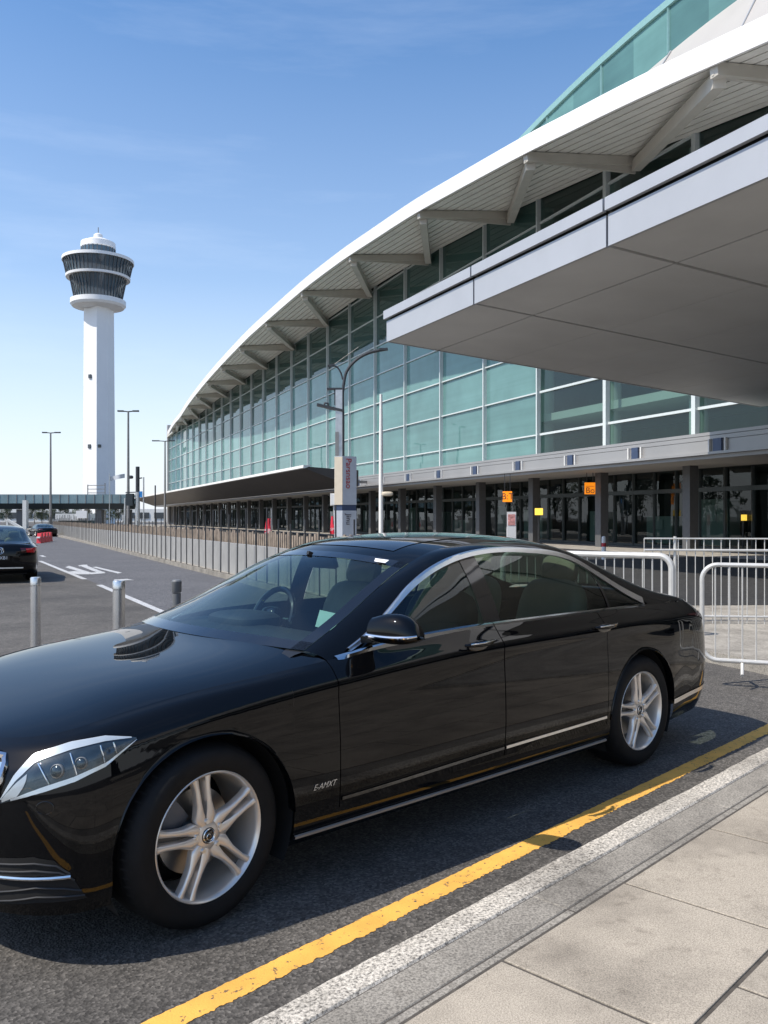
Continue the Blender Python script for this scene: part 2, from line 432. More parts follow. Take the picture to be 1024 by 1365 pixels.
def section(st):
    base = catmull([row_pt(k, st) for k in range(len(ROWS))], SUB)
    if st[0] == 's':
        for ax in (AXF, AXR):
            dx = abs(st[1]-ax)
            if dx < .392:
                za = WZ+math.sqrt(ARC_R**2-dx*dx)
                fine = catmull([row_pt(k, st) for k in range(len(ROWS))], 24)
                up = [p for p in fine if p.z > za+.002]
                lo = [p for p in fine if p.z <= za+.002]
                a, b2 = lo[-1], up[0]; t = (za-a.z)/(b2.z-a.z) if abs(b2.z-a.z) > 1e-6 else 0
                st0 = a.lerp(b2, max(0, min(1, t))); st0.y += .006   # wheel-arch lip
                poly = [st0]+up
                L = [0.]
                for p, q in zip(poly, poly[1:]): L.append(L[-1]+(q-p).length)
                out = []; n = len(base); j = 0
                for i in range(n):
                    s = L[-1]*i/(n-1)
                    while j < len(L)-2 and L[j+1] < s: j += 1
                    out.append(poly[j].lerp(poly[j+1], (s-L[j])/max(L[j+1]-L[j], 1e-9)))
                return out
    return base
SEC = [section(s) for s in STN]
NST, NRW = len(SEC), len(SEC[0])
def st_of(x):                                # station index of an exact side x
    for i, s in enumerate(STN):
        if s[0] == 's' and abs(s[1]-x) < 1e-6: return i
def near_st(x): return min((abs(s[1]-x), i) for i, s in enumerate(STN) if s[0] == 's')[1]
def in_arch_edge(i):                         # sliver cells at the arch ends
    a, b = STN[i], STN[i+1]
    if a[0] == b[0] == 's':
        for ax in (AXF, AXR):
            for e in (-.39197, .39197):
                if a[1] < ax+e < b[1]: return True
    return False
def S(a, b):
    a = max(0, min(NST-1.001, a)); b = max(0, min(NRW-1.001, b)); i, j = int(a), int(b); u, v = a-i, b-j
    return SEC[i][j]*(1-u)*(1-v)+SEC[i+1][j]*u*(1-v)+SEC[i][j+1]*(1-u)*v+SEC[i+1][j+1]*u*v
def Sn(a, b):
    t1 = S(a+.3, b)-S(a-.3, b); t2 = S(a, b+.3)-S(a, b-.3); n = t1.cross(t2); n.normalize()
    if n.y < 0 and abs(n.y) > .2: n = -n
    elif abs(n.y) <= .2 and n.x*(1 if a > NST/2 else -1) < 0: n = -n
    return n
def mir(p): return Vector((p[0], -p[1], p[2]))
def locate(px, py, rng=None):
    best = None
    for i in range(0, NST, 2):
        if rng and not rng[0] <= i <= rng[1]: continue
        for j in range(0, NRW, 2):
            q = cam_px(mir(SEC[i][j])); d = (q[0]-px)**2+(q[1]-py)**2
            if best is None or d < best[0]: best = (d, i, j)
    d, a, b = best; h = 2.
    while h > .02:
        imp = False
        for da, db in ((h, 0), (-h, 0), (0, h), (0, -h), (h, h), (-h, -h), (h, -h), (-h, h)):
            q = cam_px(mir(S(a+da, b+db))); e = (q[0]-px)**2+(q[1]-py)**2
            if e < d: d, a, b, imp = e, a+da, b+db, True
        if not imp: h /= 2
    return a, b
def poly_at(P, t):
    t *= len(P)-1; i = min(int(t), len(P)-2); return (P[i][0]+(P[i+1][0]-P[i][0])*(t-i), P[i][1]+(P[i+1][1]-P[i][1])*(t-i))
def patch(top, bot, ns, nt, off, rng=None):
    """patch of the body surface between two traced curves, lifted by off (half-space y>0); curves in (station,row)"""
    rows = []
    for k in range(nt+1):
        r = []
        for i in range(ns+1):
            a0 = poly_at(top, i/ns); a1 = poly_at(bot, i/ns); t = k/nt
            a, b = a0[0]+(a1[0]-a0[0])*t, a0[1]+(a1[1]-a0[1])*t
            r.append(S(a, b)+Sn(a, b)*(off(i/ns, t) if callable(off) else off))
        rows.append(r)
    return rows
def both(mb, rows, mi=0, sm=True):
    mb.grid(rows, mi, sm); mb.grid([[mir(p) for p in r] for r in rows], mi, sm)
def one(side, rows): return rows if side > 0 else [[mir(p) for p in r] for r in rows]

FD0, FD1, RD0, RD1 = st_of(.637), st_of(1.757), st_of(1.7645), st_of(2.735)
SILL = 7
# greenhouse
ARC = [(.66,.848,.930),(.80,.832,.968),(.90,.812,1.022),(1.06,.780,1.110),(1.28,.735,1.240),(1.45,.704,1.308),(1.63,.682,1.356),(1.9,.660,1.392),(2.28,.658,1.390),(2.74,.684,1.322),(3.006,.728,1.195),(3.20,.785,1.085),(3.34,.828,1.012)]
def arc_y(x): return herm([p[0] for p in ARC], [p[1] for p in ARC], x)
def arc_z(x): return herm([p[0] for p in ARC], [p[2] for p in ARC], x)
GH = [ # outer, inner, centre
 ((.66,.848,.935),(.585,.752,.985),(.42,0,1.005)), ((.90,.812,1.022),(.85,.70,1.092),(.69,0,1.128)), ((1.06,.780,1.110),(1.08,.652,1.20),(.93,0,1.25)),
 ((1.28,.735,1.240),(1.30,.612,1.302),(1.16,0,1.355)), ((1.63,.682,1.356),(1.56,.582,1.392),(1.44,0,1.440)), ((1.9,.660,1.392),(1.85,.566,1.428),(1.80,0,1.478)),
 ((2.28,.658,1.390),(2.25,.562,1.432),(2.25,0,1.484)), ((2.74,.684,1.322),(2.70,.570,1.398),(2.72,0,1.452)), ((3.006,.728,1.195),(3.0,.582,1.325),(3.04,0,1.392)),
 ((3.20,.785,1.085),(3.28,.605,1.222),(3.36,0,1.295)), ((3.36,.832,1.010),(3.52,.632,1.135),(3.64,0,1.190)), ((3.75,.805,1.000),(3.78,.668,1.056),(3.90,0,1.085)),
 ((3.95,.775,.992),(3.95,.672,1.024),(4.02,0,1.045))]
GO, GI, GC = (catmull([g[k] for g in GH], 8) for k in range(3))
def cant_row(i):
    o, q, c = GO[i], GI[i], GC[i]; r = []
    inn = (q-o); up = Vector((0, .55, .83)); L = inn.length
    for k in range(9):
        t = k/8; r.append(o+inn*t+up*(.16*L*4*t*(1-t)*.55))
    return r
def top_row(i):
    q, c = GI[i], GC[i]; r = []
    for k in range(25):
        s = 1-2*k/24; a = abs(s)
        p = Vector((c.x+(q.x-c.x)*a**2, q.y*s, c.z+(q.z-c.z)*a**2.3)); r.append(p)
    return r
T_WS, T_ROOF = 27, 62
def side_glass_pt(x, v, off=0.):
    x = x; b = row_pt(9, ('s', x)); t = Vector((x, arc_y(x), arc_z(x)))
    p = b.lerp(t, v); p.y += .018*4*v*(1-v)-.012+off; return p

def sell(mb, c, r, e1=.5, e2=.5, n=14, m=20, mi=0, rot=None):
    c = Vector(c); rows = []
    pw = lambda v, e: math.copysign(abs(v)**e, v)
    for i in range(n+1):
        a = -math.pi/2+math.pi*i/n; row = []
        for j in range(m+1):
            b = 2*math.pi*j/m
            p = Vector((r[0]*pw(math.cos(a), e1)*pw(math.cos(b), e2), r[1]*pw(math.cos(a), e1)*pw(math.sin(b), e2), r[2]*pw(math.sin(a), e1)))
            row.append(c+(rot @ p if rot else p))
        rows.append(row)
    mb.grid(rows, mi)

def make_wheel(root, loc, side, steer=0., spokes='twin', size=1.):
    """hub at loc; outer face towards local -y (side -1) or +y"""
    def put(o):
        o.parent = hub; return o
    mb = MB(); mb.lathe([(.03, .09), (.165, .09), (.165, .11), (.03, .11)], 36, ax='y'); mb.lathe([(.0, .0), (.05, .0), (.05, .10)], 20, ax='y')
    hub = mb.build('wheel', M['disc'], root); hub.location = loc; hub.rotation_euler = (0, 0, steer+(0 if side < 0 else math.pi)); hub.scale = (size,)*3
    tp = [(.243, -.012), (.252, -.022), (.268, -.026), (.285, -.030), (.300, -.031), (.318, -.028), (.332, -.018), (.344, .002), (.350, .022), (.3515, .05)]
    prof = tp+[(.352, .115)]+[(r, .23-h) for r, h in tp[::-1]]
    mb = MB(); mb.lathe(prof, 96, ax='y')
    t = put(mb.build('tyre', M['rubber'], None, angle=60))
    # tread: sipes across the shoulder and grooves round
    mb = MB()
    for k in range(64):
        a = 2*math.pi*k/64; ca, sa = math.cos(a), math.sin(a)
        for (h0, h1, r0, r1) in ((.004, .045, .3450, .3525), (.185, .226, .3525, .3450)):
            p = Vector((ca*r0, h0, sa*r0)); q = Vector((ca*r1, h1, sa*r1)); tn = Vector((-sa, 0, ca))*.0035; rd = Vector((ca, 0, sa))*.0016
            mb.quad(p-tn+rd, p+tn+rd, q+tn+rd, q-tn+rd)
    for h in (.06, .10, .14, .18): mb.lathe([(.3528, h-.004), (.3528, h+.004)], 96, ax='y')
    tr = mb.build('tread_groove', M['matteblack'], None, recalc=False); tr.parent = hub
    mb = MB()      # rim barrel and lip
    mb.lathe([(.249, -.010), (.252, -.016), (.246, -.021), (.239, -.016), (.233, .002), (.226, .045), (.222, .12), (.224, .20)], 72, ax='y')
    n5 = 5
    for k in range(n5):
        ph = math.pi/2+2*math.pi*k/n5+R(9)
        e = Vector((math.cos(ph), 0, math.sin(ph))); w = Vector((-math.sin(ph), 0, math.cos(ph)))
        for sg in (-1, 1):
            rows_f, rows_b = [], []
            for i in range(17):
                t = i/16; r = .045+(.236-.045)*t
                lo_ = herm([.045, .068, .085, .11, .16, .236], [.0, .001, .005, .0095, .0125, .0165], r)
                hi_ = herm([.045, .060, .074, .10, .14, .19, .236], [.0327, .0435, .0468, .0410, .0350, .0352, .0450], r)
                d = herm([.045, .09, .15, .21, .236], [-.004, -.008, -.011, -.012, -.014], r)
                cr = .004
                P = lambda l, dd: e*r+w*(sg*l)+Vector((0, dd, 0))
                rows_f.append([P(lo_, d+.045), P(lo_, d+.003), P(lo_+.15*(hi_-lo_), d), P((lo_+hi_)/2, d-.002), P(hi_-.15*(hi_-lo_), d), P(hi_, d+.005), P(hi_, d+.032)])
            mb.grid(rows_f, 0)
        # groove floor between the pair
        mb.quad(e*.07+w*-.008+Vector((0, .024, 0)), e*.07+w*.008+Vector((0, .024, 0)), e*.236+w*.018+Vector((0, .03, 0)), e*.236-w*.018+Vector((0, .03, 0)), 1)
    mb.lathe([(.0, -.003), (.048, -.004), (.06, .004), (.062, .04)], 40, ax='y')
    rim = put(mb.build('rim', [M['rim'], M['rim_dark']], None, angle=50))
    for k in range(5):
        mb = MB(); ph = math.pi/2+2*math.pi*(k+.0)/5+R(9); c = Vector((math.cos(ph)*.058, -.006, math.sin(ph)*.058))
        mb.lathe([(.0, -.006), (.0085, -.006), (.010, .0), (.010, .004), (.0105, .004), (.0155, .002), (.0155, .008)], 12, c, 'y')
        for f, pl in enumerate(mb.f): mb.mi[f] = 0 if f < 36 else 1
        put(mb.build('wheel_bolt', [M['satin_chrome'], M['matteblack']], None))
    mb = MB()     # centre cap with a swirl emblem
    mb.lathe([(0, -.008), (.026, -.0075), (.031, -.004), (.031, .01)], 32, ax='y')
    cap = put(mb.build('centre_cap', M['glossblack'], None))
    mb = MB(); mb.tube([(math.cos(a)*.026, -.0085, math.sin(a)*.026) for a in [2*math.pi*i/28 for i in range(28)]], .0028, 6, closed=True)
    mb.tube([(math.cos(.5+a)*(.004+.0030*a), -.010, math.sin(.5+a)*(.004+.0030*a)) for a in [i*.3 for i in range(22)]], .0022, 6)
    o = mb.build('emblem', M['chrome'], None); o.parent = cap
    return hub

def make_sedan(label, name='luxury_saloon'):
    root = thing(name, label, 'car')
    P = M['paint']
    # --- body: side ring without the doors, cant rails and rear deck
    mb = MB()
    def door_cell(i, j): return (FD0 <= i < FD1 or RD0 <= i < RD1) and j >= SILL
    def gap_cell(i, j): return (i in (FD0-1, FD1, RD1)) and j >= SILL
    skip = lambda i, j: door_cell(i, j) or gap_cell(i, j) or in_arch_edge(i) or (j == SILL-0 and False)
    mb.grid(SEC, 0, skip=skip); mb.grid([[mir(p) for p in r] for r in SEC], 0, skip=skip)
    # arch lips turned inwards
    for ax in (AXF, AXR):
        ids = [i for i, s in enumerate(STN) if s[0] == 's' and abs(s[1]-ax) < .392]
        rows = [[SEC[i][0], SEC[i][0]+Vector((0, -.004, -.004)), SEC[i][0]+Vector((0, -.05, .002))] for i in ids]; both(mb, rows)
    ni = len(GO)
    rows = [cant_row(i) for i in range(ni)]; both(mb, rows)
    # C-pillar foot: between the belt row and the cant-rail foot
    xs = [p.x for p in GO if p.x >= 3.30]
    rows = [[row_pt(9, ('s', min(x, 3.86))) , Vector((x, herm([g[0][0] for g in GH], [g[0][1] for g in GH], x), herm([g[0][0] for g in GH], [g[0][2] for g in GH], x)))] for x in xs]
    both(mb, rows)
    # A-pillar foot
    mb2 = mb
    body = mb.build('body', P, root, weld=5e-5, angle=45)
    # --- hood
    mb = MB(); rows = []
    i1 = st_of(.632)
    def hz(x, X=(-.74, -.40, 0., .66), Y=(.768, .872, .945, 1.018)):
        return sum(Y[i]*math.prod((x-X[j])/(X[i]-X[j]) for j in range(4) if j != i) for i in range(4))
    for i in range(0, i1+1):
        e = SEC[i][-1].copy(); r = []
        k = max(0., (e.x-.05)/.58)**2
        for q in range(33):
            t = 1-q/32
            x = e.x-k*.17*(1-t*t)
            zc = hz(max(-.74, min(.66, e.x)))
            # flat centre, crease at 62 %, falling shoulder
            f = .30*t**2+.70*t**5
            r.append(Vector((x, e.y*t, zc+(e.z-zc)*f)))
        rows.append(r)
    full = [r+[mir(p) for p in r[-2::-1]] for r in rows]
    mb.grid(full, 0); hood = mb.build('hood', P, root, weld=5e-5, angle=40)
    # --- trunk lid
    mb = MB(); rows = []
    i0 = near_st(3.86)
    tz = lambda x: herm([3.86, 4.02, 4.2, 4.34], [1.02, 1.045, 1.035, .985], x)
    for i in range(i0, NST):
        e = SEC[i][-1]; r = []
        for q in range(17):
            t = 1-q/16; zc = max(tz(e.x), e.z); xx = e.x+(.11*(1-t*t)*max(0, (4.1-e.x)/.24) if e.x < 4.1 else 0)
            r.append(Vector((xx, e.y*t, zc+(e.z-zc)*t**3)))
        rows.append(r)
    full = [r+[mir(p) for p in r[-2::-1]] for r in rows]
    mb.grid(full, 0); mb.build('trunk_lid', P, root, weld=5e-5, angle=40)
    # --- doors
    for side in (-1, 1):
        for nm, a, b in (('front_door', FD0, FD1), ('rear_door', RD0, RD1)):
            mb = MB(); g = one(side, [SEC[i][SILL:] for i in range(a, b+1)])
            if nm == 'rear_door': pass
            mb.grid(g, 0)
            # returned edges make the shut lines read
            for e in (g[0], g[-1], [r[0] for r in g]):
                mb.grid([e, [p-Vector((0, side*.02, 0)) for p in e]], 0)
            d = mb.build(nm, P, root, angle=45)
            # handle: scoop + bow
            hx, hz_ = ((1.445, .930) if nm == 'front_door' else (2.60, .918))
            L = .225; y0 = .945
            h = MB()
            pts = [Vector((hx+L*t, side*(y0+.004+.030*math.sin(math.pi*min(1, max(0, t)))**.6), hz_+.012+.006*t)) for t in [i/12 for i in range(13)]]
            h.tube(pts, [.006+.0085*math.sin(math.pi*(i+.6)/13.2) for i in range(13)], 10)
            hh = h.build('door_handle', P, None); hh.parent = d
            h = MB(); h.tube([p+Vector((0, side*.010, .006)) for p in pts[1:-1]], .0040, 8); q = h.build('handle_trim', M['chrome'], None); q.parent = hh
            h = MB(); sell(h, (hx+L*.5, side*(y0-.003), hz_), (.075, .006, .026), .9, .9, 8, 18); q = h.build('handle_recess', M['glossblack'], None); q.parent = d
            # window glass in the door
            w = MB(); x0, x1 = ((.815, 1.700) if nm == 'front_door' else (1.835, 2.90))
            w.grid(one(side, [[side_glass_pt(x0+(x1-x0)*i/24, v/8) for v in range(9)] for i in range(25)]))
            q = w.build('window', M['car_glass'], None); q.parent = d
            # chrome waist strip
            w = MB(); x0, x1 = ((.69, 1.757) if nm == 'front_door' else (1.7645, 3.345))
            rws = []
            for i in range(33):
                x = x0+(x1-x0)*i/32; p = row_pt(9, ('s', x)); wd = herm([.69, .9, 3.1, 3.345], [.008, .032, .032, .042], x)
                rws.append([p+Vector((0, .000, -wd)), p+Vector((0, .014, -wd+.001)), p+Vector((0, .004, .002)), p+Vector((0, -.012, .008))])
            w.grid(one(side, rws)); q = w.build('waist_trim', M['chrome'], None); q.parent = d
            # lower accent blade
            w = MB(); x0, x1 = ((.645, 1.752) if nm == 'front_door' else (1.77, 2.725))
            rws = []
            for i in range(21):
                x = x0+(x1-x0)*i/20; p = row_pt(2, ('s', x)); q2 = row_pt(3, ('s', x))
                m_ = p.lerp(q2, .32); rws.append([m_+Vector((0, -.002, -.008)), m_+Vector((0, .006, -.007)), m_+Vector((0, .006, .007)), m_+Vector((0, -.002, .008))])
            w.grid(one(side, rws)); q = w.build('accent_strip', M['satin_chrome' if nm == 'rear_door' else 'glossblack'], None); q.parent = d
        # pillars and quarter glass
        for x0, x1 in ((1.700, 1.835), (2.90, 2.925)):
            w = MB(); w.grid(one(side, [[side_glass_pt(x0+(x1-x0)*i/4, v/8, .004) for v in range(9)] for i in range(5)]))
            w.build('door_pillar', M['glossblack'], root)
        w = MB(); w.grid(one(side, [[side_glass_pt(2.925+(3.325-2.925)*i/12, v/8) for v in range(9)] for i in range(13)]))
        w.build('quarter_window', M['car_glass'], root)
        w = MB(); rws = []
        for i in range(4, 81):
            cr = cant_row(i) if i < ni else None
            if cr is None or GO[i].x > 3.34 or GO[i].x < .70: continue
            o = cr[0]; d1 = (cr[1]-o).normalized()
            wd = herm([.70, .82, 2.6, 3.05, 3.34], [.008, .016, .024, .040, .062], o.x)
            nrm = Vector((0, .86, .5)); 
            vz = herm([.70, .95, 1.3, 2.8, 3.15, 3.34], [.002, .004, .013, .016, .012, .004], o.x); wd = wd*.8
            rws.append([o+Vector((0, vz*.35-.012, -vz)), o+Vector((0, vz*.35+.016, -vz+.001)), o+nrm*.010, o+d1*wd*.6+nrm*.012, o+d1*wd+nrm*.009, o+d1*(wd+.003)-nrm*.004])
        w.grid(one(side, rws)); w.build('window_trim', M['satin_chrome'], root)
        # sill blade
        w = MB(); rws = []
        for i in range(41):
            x = .40+(2.74-.40)*i/40; p = row_pt(1, ('s', x)); rws.append([p+Vector((0, -.004, -.022)), p+Vector((0, .008, -.018)), p+Vector((0, .009, -.008)), p+Vector((0, .001, -.004))])
        w.grid(one(side, rws)); w.build('sill_strip', M['mid_steel'], root)
        # door mirror on the driver's near side as seen
        w = MB(); sy = side
        rows_ = []
        for i in range(17):
            a = i/16
            y = sy*(.90+.235*a)
            prof = max(0.02, math.sin(math.pi*min(1, .16+.84*a*.99))**.62) if a > .45 else (.80+.20*math.sin(math.pi*a/.9))
            hgt = .092*prof if a <= .45 else .092*max(.03, (1-((a-.45)/.55)**2.2))**.6
            r_ = []
            for j in range(21):
                b = 2*math.pi*j/20; cz = math.sin(b); cx_ = math.cos(b)
                z = 1.045+(hgt*1.12 if cz > 0 else .035*(hgt/.092))*abs(cz)**.85*math.copysign(1, cz)
                r_.append(Vector((.890+.05*a+.068*(hgt/.092)**.5*math.copysign(abs(cx_)**.8, cx_), y, z)))
            rows_.append(r_)
        w.grid(rows_); 
        w.bar((.88, sy*.84, 1.02), (.90, sy*.95, 1.035), .08, .03)
        mm = w.build('side_mirror', P, root, angle=60) if side < 0 else None
        w = MB(); pts = []
        for i in range(17):
            b = math.pi*(.5+ i/16) ; pts.append(i)
        tr = [r_[10] for r_ in rows_[1:-1]]; tr2 = [rows_[-1][0]]
        pts = [Vector((rows_[k][11].x-.002, rows_[k][11].y, rows_[k][11].z+.014)) for k in range(0, 17)]
        w.tube(pts, [.009]*14+[.008, .007, .005], 8); q = w.build('mirror_trim', M['chrome'], mm) if mm else None
        # rear lamp
        b0 = 20; a0 = near_st(3.80)
        top = [(a0+1, 25.5), (a0+8, 27.5), (NST-10, 28.5), (NST-6, 29)]; bot = [(a0+1, 25), (a0+8, 21), (NST-10, 20), (NST-6, 20.5)]
        w = MB(); w.grid(one(side, patch(top, bot, 14, 6, .006))); w.build('tail_light', M['smoked_red'], root)
        w = MB(); top = [(near_st(3.575), 7.6), (NST-12, 7.6), (NST-5, 7.6)]; bot = [(near_st(3.575), 6.6), (NST-12, 6.6), (NST-5, 6.6)]
        w.grid(one(side, patch(top, bot, 24, 2, .007))); w.build('bumper_strip', M['satin_chrome'], root)
    # --- roof, screens
    mb = MB(); mb.grid([top_row(i) for i in range(0, T_WS+1)]); ws = mb.build('windscreen', M['windscreen'], root)
    mb = MB(); mb.grid([top_row(i) for i in range(T_WS, T_ROOF+1)]); mb.build('roof_panel', P, root)
    mb = MB(); mb.grid([[p+Vector((0, 0, .003)) for p in top_row(i)[3:-3]] for i in range(T_WS+3, T_ROOF-12)]); mb.build('sunroof', M['glossblack'], root)
    mb = MB(); mb.grid([top_row(i) for i in range(T_ROOF, len(GO)-5)]); mb.build('rear_window', M['car_glass'], root)
    mb = MB()     # black band round the screen, cowl, parcel shelf edge
    mb.grid([[p+Vector((0, 0, .0025)) for p in top_row(i)] for i in range(T_WS-2, T_WS+1)])
    for sl in (slice(0, 2), slice(-2, None)): mb.grid([[p+Vector((0, 0, .0025)) for p in top_row(i)[sl]] for i in range(0, T_WS+1)])
    mb.grid([[p+Vector((0, 0, .0025)) for p in top_row(i)] for i in range(0, 3)])
    mb.build('screen_surround', M['glossblack'], root)
    mb = MB(); mb.grid([top_row(i) for i in range(len(GO)-6, len(GO))]); mb.build('rear_deck', M['glossblack'], root)
    mb = MB(); mb.grid([[p+Vector((.02, 0, .000)) for p in top_row(0)], [p+Vector((-.05, 0, -.012)) for p in top_row(0)], [p+Vector((-.16, 0, -.05)) for p in top_row(0)]]); mb.build('cowl', M['blackplastic'], root)
    # --- chassis: inner shell, floor, wheel wells
    mb = MB()
    inner = [[p+Vector((0, -.030 if p.y > .05 else 0, 0)) for p in r] for r in SEC]
    both(mb, [r[SILL-2:] for r in inner[FD0-4:RD1+5]])
    mb.box((1.78, 0, .235), (4.9, 1.30, .03)); mb.box((1.6, 0, .225), (2.35, 1.74, .03))
    for ax in (AXF, AXR):
        for sg in (-1, 1):
            rows = [[Vector((ax+.415*math.cos(a), sg*y, WZ+.415*math.sin(a))) for y in (.90, .60)] for a in [math.pi*(-.16+1.32*i/24) for i in range(25)]]
            mb.grid(rows); mb.box((ax, sg*.60, .45), (.84, .02, .72))
    mb.box((-.45, 0, .4), (.5, 1.1, .3)); mb.box((3.9, 0, .45), (.7, 1.2, .4))
    mb.build('chassis', M['matteblack'], root)
    # --- cabin
    mb = MB(); rows = []
    for i in range(13):
        t = i/12; y = -.76+1.52*t
        rows.append([Vector((.60+.10*(1-abs(2*t-1)), y, .90)), Vector((.62, y, .955)), Vector((.82, y, .985)), Vector((1.02, y, .985)), Vector((1.10, y, .95)), Vector((1.12, y, .70))])
    mb.grid(rows); sell(mb, (1.02, .36, .99), (.16, .22, .055), .6, .6, 10, 16); mb.build('dashboard', M['darkleather'], root)
    mb = MB(); th = R(24); c = Vector((1.22, .37, .985)); e1 = Vector((0, 1, 0)); e2 = Vector((math.sin(th), 0, math.cos(th)))
    mb.tube([c+(e1*math.cos(a)+e2*math.sin(a))*.185 for a in [2*math.pi*i/32 for i in range(32)]], .017, 8, closed=True)
    mb.bar(c-e1*.17, c+e1*.17, .05, .02); mb.bar(c, c-e2*.17, .05, .02); sell(mb, c, (.05, .08, .07), .7, .7, 8, 12)
    mb.build('steering_wheel', M['glossblack'], root)
    for (sx, syy, mt) in ((1.60, -.38, 'darkleather'), (1.60, .38, 'cream'), (2.72, -.36, 'cream'), (2.72, .36, 'cream')):
        mb = MB(); rt = Matrix.Rotation(R(18), 3, 'Y')
        sell(mb, (sx-.10, syy, .56), (.30, .26, .10), .5, .5, 10, 18)
        sell(mb, (sx+.22, syy, .82), (.095, .25, .36), .5, .5, 12, 18, rot=rt)
        st = mb.build('seat', M[mt], root)
        mb = MB(); sell(mb, (sx+.36, syy, 1.235), (.05, .14, .095), .6, .6, 10, 16, rot=rt); mb.bar((sx+.345, syy-.05, 1.10), (sx+.355, syy-.05, 1.2), .012); mb.bar((sx+.345, syy+.05, 1.10), (sx+.355, syy+.05, 1.2), .012)
        q = mb.build('headrest', M[mt], None); q.parent = st
    mb = MB(); mb.box((1.30, 0, 1.33), (.03, .24, .065), 0, (Matrix.Rotation(R(-20), 3, 'Y').col[0], Vector((0, 1, 0)), Matrix.Rotation(R(-20), 3, 'Y').col[2])); mb.bar((1.27, 0, 1.36), (1.20, 0, 1.385), .02)
    mb.build('rear_view_mirror', M['blackplastic'], root)
    # wipers
    for y0, x0, y1, x1 in ((.05, .47, .62, .60), (-.60, .60, -.02, .48)):
        pass
    # front and rear wheels
    for ax, stv in ((AXF, R(5)), (AXR, 0)):
        make_wheel(root, (ax, -.905, WZ), -1, stv); make_wheel(root, (ax, .905, WZ), 1, stv)
    for sg in (-1, 1):
        mb = MB(); rows = []
        for i in range(9):
            a = R(128+58*i/8); rows.append([Vector((math.cos(a)*r, sg*y, WZ+math.sin(a)*r)) for r, y in ((.10, .80), (.10, .865), (.15, .875), (.195, .865), (.20, .80))])
        mb.grid(rows); mb.build('brake_caliper', M['caliper'], root)
    return root

car = make_sedan('shiny black luxury saloon with silver twin-spoke wheels parked along the yellow line')
car.location = CAR_O; car.rotation_euler = (0, 0, CAR_RZ)

# lamps, grille, intakes belong to this saloon's face
def L_(pts, rng=None): return [locate(x, y, rng) for x, y in pts]
NOSE = (0, near_st(-.05))
H_TOP = [(1, 1066), (20, 1034), (45, 1006), (95, 990), (140, 982), (181, 983)]
H_BOT = [(1, 1071), (30, 1064), (62, 1055), (100, 1042), (140, 1022), (182, 986)]
HS, HT = 40, 14
HG = []
for i in range(HS+1):
    col = []
    for j in range(HT+1):
        p0, p1 = poly_at(H_TOP, i/HS), poly_at(H_BOT, i/HS); t = j/HT
        a = locate(p0[0]+(p1[0]-p0[0])*t, p0[1]+(p1[1]-p0[1])*t, NOSE); col.append((S(*a), Sn(*a)))
    HG.append(col)
def hp(s, t, off=0.):
    x, y = max(0, min(.9999, s))*HS, max(0, min(.9999, t))*HT; i, j = int(x), int(y); u, v = x-i, y-j
    q = lambda k: HG[i][j][k]*(1-u)*(1-v)+HG[i+1][j][k]*u*(1-v)+HG[i][j+1][k]*(1-u)*v+HG[i+1][j+1][k]*u*v
    return q(0)+q(1).normalized()*off
def hpatch(s0, s1, t0, t1, ns, nt, off):
    """t0, t1 may depend on s"""
    f0 = t0 if callable(t0) else (lambda s: t0); f1 = t1 if callable(t1) else (lambda s: t1); rows = []
    for k in range(nt+1):
        r = []
        for i in range(ns+1):
            s_ = s0+(s1-s0)*i/ns; a, b = f0(s_), f1(s_); t = a+(b-a)*k/nt; r.append(hp(s_, t, off(s_, t) if callable(off) else off))
        rows.append(r)
    return rows
